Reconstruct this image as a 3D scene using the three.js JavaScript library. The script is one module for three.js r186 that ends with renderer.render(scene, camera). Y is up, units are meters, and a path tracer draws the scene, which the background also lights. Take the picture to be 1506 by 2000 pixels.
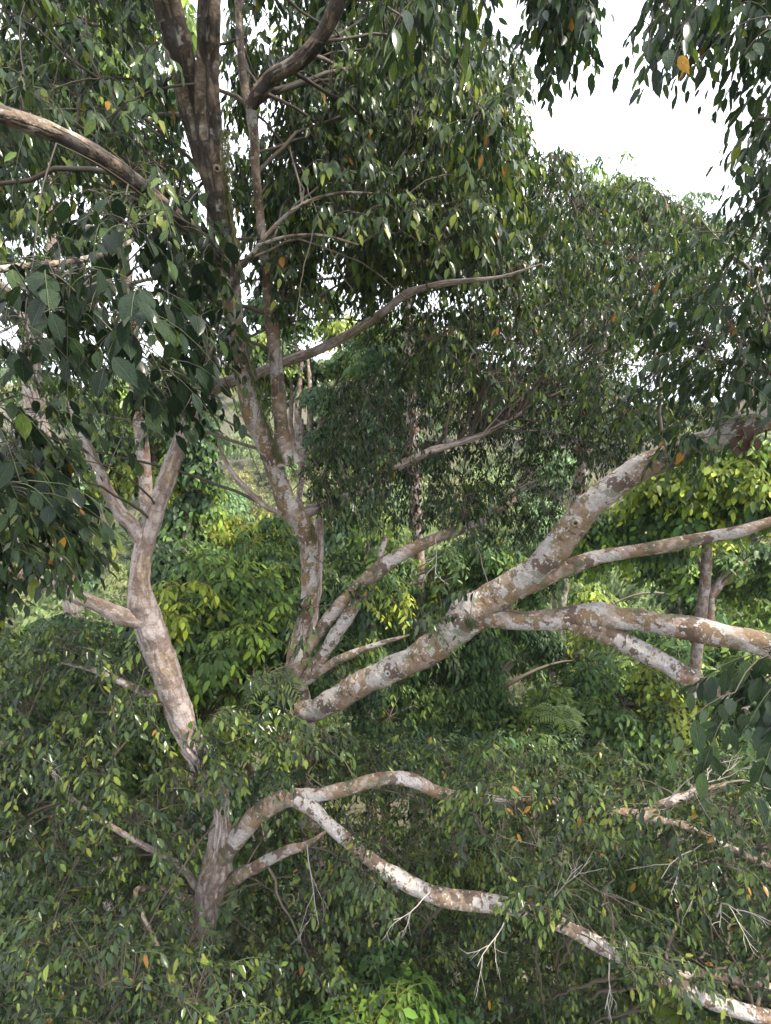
import * as THREE from 'three';
import { createNoise3D } from 'simplex-noise';

// ---------------------------------------------------------------- camera, sky, sun, exposure
const CAM = new THREE.Vector3(0, 22, 0), PITCH = THREE.MathUtils.degToRad(-12.4), F = 1000;
const scene = new THREE.Scene();
const camera = new THREE.PerspectiveCamera(90, 771 / 1024, 0.05, 900);
camera.position.copy(CAM); camera.rotation.set(PITCH, 0, 0); camera.updateMatrixWorld(true);
const renderer = new THREE.WebGLRenderer({ antialias: true });
renderer.toneMapping = THREE.LinearToneMapping;
renderer.toneMappingExposure = 4.4;
renderer.shadowMap.enabled = true;

const SUN_DIR = new THREE.Vector3(0.62, 0.95, 0.12).normalize();
function mulberry(a) { return () => { a = (a + 0x6d2b79f5) | 0; let t = Math.imul(a ^ (a >>> 15), 1 | a); t = (t + Math.imul(t ^ (t >>> 7), 61 | t)) ^ t; return ((t ^ (t >>> 14)) >>> 0) / 4294967296; }; }
const noise = createNoise3D(mulberry(11));
{ // bright overcast: a sheet of cloud, whiter round the veiled sun
  const W = 512, H = 256, data = new Float32Array(W * H * 4);
  for (let j = 0; j < H; j++) for (let i = 0; i < W; i++) {
    const up = ((j + 0.5) / H - 0.5) * Math.PI, r = ((i + 0.5) / W - 0.5) * 2 * Math.PI, y = Math.sin(up), x = Math.cos(r) * Math.cos(up), z = Math.sin(r) * Math.cos(up);
    const c = x * SUN_DIR.x + y * SUN_DIR.y + z * SUN_DIR.z;
    const cl = 0.5 + 0.35 * noise(x * 2.2, y * 4, z * 2.2) + 0.2 * noise(x * 6, y * 10, z * 6);
    let l = 0.6 + 0.22 * Math.max(0, y) + 0.1 * (cl - 0.5) + 0.55 * Math.exp((c - 1) * 7);
    if (y < 0) l *= 0.8;
    const o = (j * W + i) * 4; data[o] = l * 0.945; data[o + 1] = l * 0.99; data[o + 2] = l * 1.06; data[o + 3] = 1;
  }
  const t = new THREE.DataTexture(data, W, H, THREE.RGBAFormat, THREE.FloatType);
  t.mapping = THREE.EquirectangularReflectionMapping; t.magFilter = THREE.LinearFilter; t.minFilter = THREE.LinearFilter; t.needsUpdate = true;
  scene.background = t; scene.environment = t;
}
const sun = new THREE.DirectionalLight(0xfff3e2, 2.6);
sun.position.copy(SUN_DIR).multiplyScalar(80).add(new THREE.Vector3(0, 15, -10)); sun.target.position.set(0, 15, -10);
sun.castShadow = true; sun.shadow.radius = 12; sun.shadow.mapSize.set(4096, 4096);
Object.assign(sun.shadow.camera, { left: -60, right: 60, top: 60, bottom: -60, near: 1, far: 220 });
scene.add(sun, sun.target);
scene.fog = new THREE.FogExp2(0xdfe8ee, 0.0003);

// ---------------------------------------------------------------- helpers
const V = (x, y, z) => new THREE.Vector3(x, y, z), UPV = V(0, 1, 0);
/** A point seen at (px, py) of the photograph (1506 x 2000), d metres deep. */
const P = (px, py, d) => V((px - 753) / F * d, (1000 - py) / F * d, -d).applyEuler(camera.rotation).add(CAM);
const ground = (x, z) => { const r = Math.hypot(x, z); return 1.1 * noise(x * 0.03, 0, z * 0.03) + 30 * THREE.MathUtils.smoothstep(-z, 55, 190) * (1 - 0.8 * THREE.MathUtils.smoothstep(x, 0, 80)) + 0.05 * x * THREE.MathUtils.smoothstep(r, 10, 60) + 6 * noise(x * 0.012, 4, z * 0.012) * THREE.MathUtils.smoothstep(r, 40, 120); };
const clamp = THREE.MathUtils.clamp, lerp = THREE.MathUtils.lerp, sstep = THREE.MathUtils.smoothstep;
const used = {};
const numbered = (n) => { used[n] = (used[n] ?? -1) + 1; return used[n] ? `${n}_${String(used[n]).padStart(3, '0')}` : n; };
function thing(name, label, category, group) {
  const o = new THREE.Group(); o.name = numbered(name); o.userData = { label, category }; if (group) o.userData.group = group; scene.add(o); return o;
}
function mesh(name, geo, mat, parent, kind) {
  const m = new THREE.Mesh(geo, mat); m.name = name; m.castShadow = m.receiveShadow = true; if (kind) m.userData.kind = kind; parent.add(m); return m;
}
class Buf { // growing vertex buffers for leaves, twigs and bark
  constructor(n = 4096) { this.p = new Float32Array(n * 3); this.n = new Float32Array(n * 3); this.c = new Float32Array(n * 3); this.t = new Float32Array(n * 2); this.i = new Uint32Array(n * 4); this.vn = 0; this.ni = 0; }
  grow(a, need) { if (a.length >= need) return a; const b = new a.constructor(Math.max(need, a.length * 2)); b.set(a); return b; }
  v(x, y, z, nx, ny, nz, c, u, w) {
    const k = this.vn++; this.p = this.grow(this.p, k * 3 + 3); this.n = this.grow(this.n, k * 3 + 3); this.c = this.grow(this.c, k * 3 + 3); this.t = this.grow(this.t, k * 2 + 2);
    this.p[k * 3] = x; this.p[k * 3 + 1] = y; this.p[k * 3 + 2] = z; this.n[k * 3] = nx; this.n[k * 3 + 1] = ny; this.n[k * 3 + 2] = nz;
    this.c[k * 3] = c[0]; this.c[k * 3 + 1] = c[1]; this.c[k * 3 + 2] = c[2]; this.t[k * 2] = u; this.t[k * 2 + 1] = w; return k;
  }
  f(a, b, c) { this.i = this.grow(this.i, this.ni + 3); this.i[this.ni++] = a; this.i[this.ni++] = b; this.i[this.ni++] = c; }
  geo(color = true) {
    const g = new THREE.BufferGeometry(), cut = (a, n) => new THREE.BufferAttribute(a.slice(0, n), n / this.vn);
    g.setAttribute('position', cut(this.p, this.vn * 3)); g.setAttribute('normal', cut(this.n, this.vn * 3)); if (color) g.setAttribute('color', cut(this.c, this.vn * 3)); g.setAttribute('uv', cut(this.t, this.vn * 2));
    g.setIndex(new THREE.BufferAttribute(this.i.slice(0, this.ni), 1)); return g;
  }
}
let triangles = 0;

// ---------------------------------------------------------------- textures
function tileNoise(seed) { // periodic value noise
  const N = 256, r = mulberry(seed), a = new Float32Array(N * N); for (let k = 0; k < N * N; k++) a[k] = r();
  const at = (x, y, per, py) => { const xi = Math.floor(x), yi = Math.floor(y), fx = x - xi, fy = y - yi, u = fx * fx * (3 - 2 * fx), v = fy * fy * (3 - 2 * fy);
    const x0 = ((xi % per) + per) % per, x1 = (x0 + 1) % per, y0 = ((yi % py) + py) % py, y1 = (y0 + 1) % py, A = a[y0 * N + x0], B = a[y0 * N + x1], C = a[y1 * N + x0], D = a[y1 * N + x1];
    return A + (B - A) * u + (C - A + (A - B - C + D) * u) * v; };
  return (x, y, per, oct, py = per) => { let s = 0, w = 0.5, tot = 0; for (let o = 0; o < oct; o++) { s += w * at(x * per, y * py, per, py); tot += w; w *= 0.55; per *= 2; py *= 2; if (per > 256) break; } return s / tot; };
}
function barkMaterial(seed, kind, S = 1024, crust = 0) {
  const f = [0, 1, 2, 3, 4, 5].map((k) => tileNoise(seed * 10 + k)), col = new Uint8Array(S * S * 4), hgt = new Uint8Array(S * S * 4);
  const s8 = (x) => Math.round(255 * Math.pow(clamp(x, 0, 1), 1 / 2.2));
  const mix = (a, b, t) => { a[0] += (b[0] - a[0]) * t; a[1] += (b[1] - a[1]) * t; a[2] += (b[2] - a[2]) * t; };
  const edge = (x, e, s) => sstep(x, e - s, e + s);
  for (let j = 0; j < S; j++) for (let i = 0; i < S; i++) {
    const u = i / S, v = j / S, c = [0, 0, 0]; let h = 0.5;
    const w1 = 0.035 * (f[0](u, v, 6, 3) - 0.5), w2 = 0.035 * (f[1](u, v, 6, 3) - 0.5), x = u + w1, y = v + w2;
    const fine = f[2](u, v, 64, 3), mid = f[3](x, y, 20, 4), big = f[4](x, y, 5, 5), big2 = f[5](x, y, 7, 5), big3 = f[0](y, x, 6, 5), sp = f[1](y, x, 34, 3);
    if (kind === 'mottled') {
      mix(c, [0.151, 0.096, 0.060], 1); mix(c, [0.099, 0.061, 0.037], edge(mid, 0.5, 0.2)); mix(c, [0.192, 0.140, 0.104], edge(big3, 0.56, 0.1) * 0.8);
      mix(c, [0.147, 0.098, 0.050], edge(1 - big2, 0.545 - crust, 0.03) * 0.7);
      const wh = edge(big + 0.3 * (mid - 0.5), 0.545 + crust, 0.018); mix(c, [0.290, 0.267, 0.251], wh * 0.92); h += wh * 0.1;
      const pk = edge(big3 + 0.25 * (sp - 0.5), 0.52, 0.02) * (1 - wh * 0.4); mix(c, [0.243, 0.186, 0.161], pk * (crust ? 0.3 : 0.7)); h += pk * 0.07;
      const dk = edge(big2 * 0.6 + mid * 0.4, 0.553 - crust * 0.5, 0.02); mix(c, [0.068, 0.040, 0.026], dk * 0.9); h += dk * 0.22 * fine;
      mix(c, [0.341, 0.327, 0.312], edge(sp, 0.7, 0.02) * 0.85); mix(c, [0.061, 0.068, 0.029], edge(f[2](y, x, 9, 4), 0.63, 0.05) * 0.55); mix(c, [0.032, 0.023, 0.016], edge(f[4](x, y, 40, 2), 0.84, 0.05) * 0.6);
    } else if (kind === 'pale') {
      mix(c, [0.277, 0.224, 0.203], 1); mix(c, [0.199, 0.143, 0.113], edge(mid, 0.5, 0.08) * 0.75); mix(c, [0.138, 0.089, 0.059], edge(big2 * 0.5 + sp * 0.5, 0.56, 0.03) * 0.8);
      mix(c, [0.332, 0.282, 0.274], edge(big, 0.55, 0.06) * 0.6); mix(c, [0.055, 0.037, 0.025], edge(f[4](x, y, 28, 2), 0.83, 0.06) * 0.7); mix(c, [0.222, 0.153, 0.080], edge(big3, 0.64, 0.03) * 0.5);
      const streak = f[3](x, y, 44, 3, 7); mix(c, [0.116, 0.082, 0.062], edge(streak, 0.6, 0.05) * 0.6); mix(c, [0.383, 0.339, 0.328], edge(1 - streak, 0.6, 0.05) * 0.5); h -= edge(mid, 0.56, 0.05) * 0.15 + edge(streak, 0.57, 0.06) * 0.5;
    } else if (kind === 'dark') {
      const st = f[3](u, v * 0.999, 16, 3), strip = f[5](x, 0.12 * Math.sin(v * 6.283) + 0.3, 14, 4);
      mix(c, [0.142, 0.100, 0.068], 1); mix(c, [0.078, 0.054, 0.037], edge(mid, 0.5, 0.12)); mix(c, [0.229, 0.170, 0.120], edge(big3, 0.57, 0.06) * 0.8); mix(c, [0.037, 0.026, 0.020], edge(big2, 0.57, 0.03) * 0.85);
      mix(c, [0.276, 0.202, 0.137], edge(strip + 0.2 * (st - 0.5), 0.66, 0.03) * 0.5); mix(c, [0.329, 0.303, 0.266], edge(big * 0.7 + sp * 0.3, 0.62, 0.02) * 0.6); const crack = f[0](x, y, 30, 3, 4); mix(c, [0.019, 0.013, 0.011], edge(crack, 0.6, 0.04) * 0.85); h += 0.2 * (strip - 0.5) - edge(crack, 0.58, 0.06) * 0.6;
    } else { // far
      mix(c, [0.231, 0.193, 0.171], 1); mix(c, [0.149, 0.099, 0.072], edge(mid, 0.48, 0.06)); mix(c, [0.297, 0.270, 0.259], edge(big, 0.53, 0.03)); mix(c, [0.165, 0.072, 0.044], edge(big2, 0.6, 0.03) * 0.7);
    }
    const g = 0.66 + 0.68 * fine, o = (j * S + i) * 4;
    h += (fine - 0.5) * 0.5 + (mid - 0.5) * 0.5;
    for (let k = 0; k < 3; k++) { col[o + k] = s8(c[k] * g); hgt[o + k] = Math.round(255 * clamp(h, 0, 1)); } col[o + 3] = hgt[o + 3] = 255;
  }
  const tex = (d, srgb) => { const t = new THREE.DataTexture(d, S, S); t.wrapS = t.wrapT = THREE.RepeatWrapping; t.magFilter = THREE.LinearFilter; if (srgb) t.colorSpace = THREE.SRGBColorSpace; t.needsUpdate = true; return t; };
  return new THREE.MeshStandardMaterial({ map: tex(col, true), bumpMap: tex(hgt, false), bumpScale: kind === 'dark' ? 0.02 : 0.012, roughness: 0.9, vertexColors: true });
}
const BARK = { mottled: barkMaterial(3, 'mottled'), crusted: barkMaterial(17, 'mottled', 1024, 0.05), pale: barkMaterial(5, 'pale'), dark: barkMaterial(7, 'dark'), far: barkMaterial(9, 'far', 512) };
const leafMap = (() => { // midrib, side veins and blotches of one blade
  const W = 128, H = 256, d = new Uint8Array(W * H * 4), n = tileNoise(77), hg = new Uint8Array(W * H * 4);
  for (let j = 0; j < H; j++) for (let i = 0; i < W; i++) {
    const x = Math.abs(i / W - 0.5) * 2, y = j / H, rib = Math.exp(-((x / 0.045) ** 2)), ph = (y * 9 - x * 1.7) % 1, vein = Math.exp(-(((((ph + 1) % 1) - 0.5) / 0.07) ** 2)) * 0.45;
    const b = 0.86 + 0.28 * (n(i / W, y, 8, 4) - 0.5) + 0.28 * Math.max(rib, vein), o = (j * W + i) * 4, brown = n(y, i / W, 12, 3) > 0.73 ? 0.25 : 0;
    d[o] = 255 * clamp(b * 0.84 + brown * 0.3, 0, 1); d[o + 1] = 255 * clamp(b * 0.84 - brown * 0.2, 0, 1); d[o + 2] = 255 * clamp(b * 0.82 - brown * 0.2, 0, 1); d[o + 3] = 255;
    hg[o] = hg[o + 1] = hg[o + 2] = 255 * clamp(0.5 + 0.35 * vein - 0.5 * rib + 0.3 * (n(i / W, y, 10, 2) - 0.5), 0, 1); hg[o + 3] = 255;
  }
  const mk = (a, s) => { const t = new THREE.DataTexture(a, W, H); t.magFilter = THREE.LinearFilter; if (s) t.colorSpace = THREE.SRGBColorSpace; t.needsUpdate = true; return t; };
  return { map: mk(d, true), bump: mk(hg, false) };
})();
const leafMat = (o = {}) => new THREE.MeshPhysicalMaterial({ roughness: 0.95, transmission: 0.42, thickness: 0, clearcoat: 0.55, clearcoatRoughness: 0.2, vertexColors: true, map: leafMap.map, side: THREE.DoubleSide, specularIntensity: 0.2, ...o });
const LEAF = leafMat(), LEAFBIG = leafMat({ bumpMap: leafMap.bump, bumpScale: 0.008, clearcoat: 0.32, clearcoatRoughness: 0.18, specularIntensity: 0.12 }), LEAFFAR = leafMat({ map: null, clearcoat: 0.35, clearcoatRoughness: 0.35 });
const TWIG = new THREE.MeshStandardMaterial({ roughness: 0.9, vertexColors: true });

// leaf colours (linear reflectance)
const GREEN = { deep: [0.026, 0.055, 0.026], dark: [0.042, 0.084, 0.03], mid: [0.075, 0.138, 0.036], fresh: [0.15, 0.235, 0.042], lime: [0.3, 0.385, 0.055], gold: [0.56, 0.31, 0.035], rust: [0.5, 0.22, 0.04] };
function leafColor(r, pal) { // pal: shares of mid, fresh, lime, old
  const x = r(); let c = GREEN.dark; const [m, fr, li, old] = pal;
  if (x < old * 0.6) c = r() < 0.6 ? GREEN.gold : GREEN.rust; else if (x < old + li) c = GREEN.lime; else if (x < old + li + fr) c = GREEN.fresh; else if (x < old + li + fr + m) c = GREEN.mid; else if (r() < 0.4) c = GREEN.deep;
  const g = 0.78 + 0.44 * r(), w = 0.9 + 0.2 * r(); return [c[0] * g * w, c[1] * g, c[2] * g / w];
}

// ---------------------------------------------------------------- leaves
const _a = V(), _n = V(), _s = V(), _q = V();
/** One blade: base p, axis a (unit), n roughly its face; folded along the midrib and curled. lod 2: 16 triangles, 1: 8, 0: 4. */
const STN = { 2: [[0.1, 0.24], [0.3, 0.47], [0.55, 0.48], [0.76, 0.29], [0.9, 0.08]], 1: [[0.27, 0.46], [0.68, 0.38]], 0: [[0.42, 0.48]] };
function addLeaf(b, p, a, nn, len, wid, col, fold, curl, lod) {
  _n.copy(nn).addScaledVector(a, -nn.dot(a)).normalize(); _s.crossVectors(a, _n);
  const st = STN[lod]; let pl = b.v(p.x, p.y, p.z, _n.x, _n.y, _n.z, col, 0.5, 0), pm = pl, pr = pl, first = true;
  for (const [t, hw] of st) {
    const k = -curl * t * t * len, w = hw * wid, up = fold * w;
    const cx = p.x + a.x * len * t + _n.x * k, cy = p.y + a.y * len * t + _n.y * k, cz = p.z + a.z * len * t + _n.z * k;
    const nx = _n.x + a.x * curl * t, ny = _n.y + a.y * curl * t, nz = _n.z + a.z * curl * t, f = fold * 0.9;
    const l = b.v(cx + _s.x * w + _n.x * up, cy + _s.y * w + _n.y * up, cz + _s.z * w + _n.z * up, nx - _s.x * f, ny - _s.y * f, nz - _s.z * f, col, 0.5 + hw, t);
    const m = b.v(cx, cy, cz, nx, ny, nz, col, 0.5, t);
    const r = b.v(cx - _s.x * w + _n.x * up, cy - _s.y * w + _n.y * up, cz - _s.z * w + _n.z * up, nx + _s.x * f, ny + _s.y * f, nz + _s.z * f, col, 0.5 - hw, t);
    if (first) { b.f(pl, l, m); b.f(pl, m, r); first = false; } else { b.f(pl, l, m); b.f(pl, m, pm); b.f(pm, m, r); b.f(pm, r, pr); }
    pl = l; pm = m; pr = r;
  }
  const k = -curl * len, e = b.v(p.x + a.x * len + _n.x * k, p.y + a.y * len + _n.y * k, p.z + a.z * len + _n.z * k, _n.x, _n.y, _n.z, col, 0.5, 1);
  b.f(pl, e, pm); b.f(pm, e, pr);
}
// ready blades of unit length for leaves that are parts of their own
function unitLeaf(wid, fold, curl, col) { const b = new Buf(32); addLeaf(b, V(0, 0, 0), V(0, -1, 0), V(0, 0, 1), 1, wid, col, fold, curl, 2); return b.geo(); }
const TONES = [[0.016, 0.036, 0.016], GREEN.deep, GREEN.dark, [0.046, 0.085, 0.033], GREEN.mid, GREEN.fresh, GREEN.lime, GREEN.gold, GREEN.rust];
const UNIT = { narrow: TONES.flatMap((c) => [unitLeaf(0.4, 0.3, 0.1, c), unitLeaf(0.42, 0.15, 0.3, c)]), broad: TONES.flatMap((c) => [unitLeaf(0.62, 0.25, 0.12, c), unitLeaf(0.56, 0.12, 0.3, c)]) };
const _m4 = new THREE.Matrix4();
function leafPart(parent, L, shape, matl) {
  let best = 0, bd = 9; TONES.forEach((c, k) => { const d = Math.abs(Math.log(c[0] / L.col[0])) + Math.abs(Math.log(c[1] / L.col[1])); if (d < bd) { bd = d; best = k; } });
  const m = mesh('leaf', UNIT[shape][best * 2 + (L.curl > 0.18 ? 1 : 0)], matl, parent);
  const y = L.a.clone().negate(), z = L.n.clone().addScaledVector(y, -L.n.dot(y)).normalize(), x = V().crossVectors(y, z);
  m.quaternion.setFromRotationMatrix(_m4.makeBasis(x, y, z)); m.position.copy(L.p); m.scale.setScalar(L.len);
}

// ---------------------------------------------------------------- branches
function curve4(pts) { // Catmull-Rom through [point, radius]; returns evenly spaced samples
  const c = new THREE.CatmullRomCurve3(pts.map((q) => q[0]), false, 'centripetal'), n = pts.length - 1;
  return (t) => { const x = clamp(t, 0, 1) * n, k = Math.min(n - 1, Math.floor(x)), f = x - k; return [c.getPoint(t), lerp(pts[k][1], pts[k + 1][1], f * f * (3 - 2 * f) * 0.5 + f * 0.5)]; };
}
/** A tapering, uneven tube with bark uv in metres; the uv seam lies at the back. */
function tube(b, pts, o = {}) {
  const { sides = 18, step = 0.07, rough = 0.05, period = 1.3, flare = 0, seed = 0, tint = [1, 1, 1], flute = 0, shape } = o;
  const at = curve4(pts); let len = 0, prev = at(0)[0]; const LUT = [[0, 0]];
  for (let k = 1; k <= 200; k++) { const q = at(k / 200)[0]; len += q.distanceTo(prev); prev = q; LUT.push([k / 200, len]); }
  const n = Math.max(3, Math.ceil(len / step)), out = []; let li = 0; const rm = pts.reduce((s, q) => s + q[1], 0) / pts.length;
  const toT = (s) => { while (li < 199 && LUT[li + 1][1] < s) li++; const [t0, s0] = LUT[li], [t1, s1] = LUT[li + 1]; return lerp(t0, t1, (s - s0) / Math.max(1e-6, s1 - s0)); };
  const rows = [];
  for (let k = 0; k <= n; k++) { const s = len * k / n, t = toT(s), [c, r] = at(t); rows.push({ c, r, s, t }); }
  const R = [], tmp = V();
  for (let k = 0; k <= n; k++) {
    const q = rows[k], tan = tmp.copy(rows[Math.min(n, k + 1)].c).sub(rows[Math.max(0, k - 1)].c).normalize().clone();
    const away = q.c.clone().sub(CAM).normalize(); if (Math.abs(away.dot(tan)) > 0.985) away.y += 0.5;
    const ref = away.addScaledVector(tan, -away.dot(tan)).normalize(), side = V().crossVectors(tan, ref);
    const fl = 1 + flare * Math.exp(-q.s / (q.r * 2.2 + 1e-4)), row = [];
    for (let j = 0; j <= sides; j++) {
      const an = j / sides * Math.PI * 2, ca = Math.cos(an), sa = Math.sin(an), dir = ref.clone().multiplyScalar(ca).addScaledVector(side, sa), d0 = q.c.clone().addScaledVector(dir, q.r);
      let rr = q.r * fl * (1 + rough * (1.6 * noise(d0.x * 2.1 + seed, d0.y * 2.1, d0.z * 2.1) + 0.8 * noise(d0.x * 7, d0.y * 7 + seed, d0.z * 7) + 0.35 * noise(d0.x * 19, d0.y * 19 + seed, d0.z * 19)));
      if (flute) { const ph = an * 5 + 2.6 * noise(d0.x * 1.3, q.s * 0.7, seed), rd = Math.abs(Math.sin(ph + 1.2 * noise(an * 2, q.s * 1.4, seed + 5))); rr *= 1 + flute * (Math.pow(rd, 0.4) - 0.75) + flute * 0.35 * noise(ca * 5, q.s * 0.8, sa * 5 + seed); }
      let cl = tint;
      if (shape) { const res = shape(d0, an, q, rr); rr = res[0]; cl = res[1] ?? tint; }
      row.push({ p: q.c.clone().addScaledVector(dir, rr), cl, u: an * rm / period, w: q.s / period + seed * 0.37 });
    }
    R.push(row); out.push([q.c, q.r]);
  }
  const base = b.vn;
  for (let k = 0; k <= n; k++) for (let j = 0; j <= sides; j++) {
    const jj = j % sides, A = R[k][(jj + 1) % sides].p, B = R[k][(jj + sides - 1) % sides].p, C = R[Math.min(n, k + 1)][jj].p, D = R[Math.max(0, k - 1)][jj].p;
    _q.crossVectors(_a.copy(C).sub(D), _s.copy(A).sub(B)).normalize(); if (_q.dot(_s.copy(R[k][jj].p).sub(rows[k].c)) < 0) _q.negate();
    const e = R[k][j]; b.v(e.p.x, e.p.y, e.p.z, _q.x, _q.y, _q.z, e.cl, e.u, e.w);
  }
  for (let k = 0; k < n; k++) for (let j = 0; j < sides; j++) { const a0 = base + k * (sides + 1) + j, a1 = a0 + sides + 1; b.f(a0, a0 + 1, a1); b.f(a0 + 1, a1 + 1, a1); }
  const eTan = rows[n].c.clone().sub(rows[n - 1].c).normalize(), e = b.v(...rows[n].c.clone().addScaledVector(eTan, rows[n].r * 0.5).toArray(), ...eTan.toArray(), R[n][0].cl, R[n][0].u, R[n][0].w);
  for (let j = 0; j < sides; j++) b.f(base + n * (sides + 1) + j, base + n * (sides + 1) + j + 1, e);
  return out;
}
/** points given as [px, py, depth, width in px] or [Vector3, radius] */
const pix = (list) => list.map((q) => (q[0].isVector3 ? q : [P(q[0], q[1], q[2]), q[3] / 2 * q[2] / Math.hypot(F, q[0] - 753, q[1] - 1000)]));
function limb(tree, name, list, mat, o = {}) {
  const b = new Buf(); const s = tube(b, pix(list).map(([p, r]) => [p, r * (o.w ?? 1)]), { seed: (limb.k = (limb.k ?? 0) + 1) * 1.7, ...o }); const g = b.geo(); triangles += b.ni / 3;
  tree.skel ??= []; if (!o.noLeaves) for (let k = 0; k < s.length; k += 3) tree.skel.push(s[k]);
  const m = mesh(name, g, mat, tree.root); (tree.bones ??= []).push([m, s]); return m;
}
/** thin twig: 3 or 4 sided tapered tube through points */
function thin(b, pts, r0, r1, col, sides = 3) {
  const n = pts.length, base = b.vn, t = V(), s = V(), u = V();
  for (let k = 0; k < n; k++) {
    t.copy(pts[Math.min(n - 1, k + 1)]).sub(pts[Math.max(0, k - 1)]).normalize(); s.set(-t.z, 0.13, t.x).addScaledVector(t, -(-t.z * t.x + 0.13 * t.y + t.x * t.z)).normalize(); u.crossVectors(t, s);
    const r = lerp(r0, r1, k / (n - 1));
    for (let j = 0; j < sides; j++) { const a = j / sides * 6.2832, c = Math.cos(a), d = Math.sin(a), x = s.x * c + u.x * d, y = s.y * c + u.y * d, z = s.z * c + u.z * d; b.v(pts[k].x + x * r, pts[k].y + y * r, pts[k].z + z * r, x, y, z, col, 0, 0); }
  }
  for (let k = 0; k < n - 1; k++) for (let j = 0; j < sides; j++) { const a = base + k * sides + j, c = base + k * sides + (j + 1) % sides; b.f(a, c, a + sides); b.f(c, c + sides, a + sides); }
}
const bez = (a, m, e, n) => Array.from({ length: n + 1 }, (_, k) => { const t = k / n, s = 1 - t; return V(a.x * s * s + 2 * m.x * s * t + e.x * t * t, a.y * s * s + 2 * m.y * s * t + e.y * t * t, a.z * s * s + 2 * m.z * s * t + e.z * t * t); });
const inside = (poly, x, y) => { let r = false; for (let i = 0, j = poly.length - 1; i < poly.length; j = i++) { const [a, b] = poly[i], [c, d] = poly[j]; if ((b > y) !== (d > y) && x < (c - a) * (y - b) / (d - b) + a) r = !r; } return r; };
function nearest(list, p) { let best = null, bd = 1e9; for (const s of list) { const d = s[0].distanceToSquared(p); if (d < bd) { bd = d; best = s; } } return best; }

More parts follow.
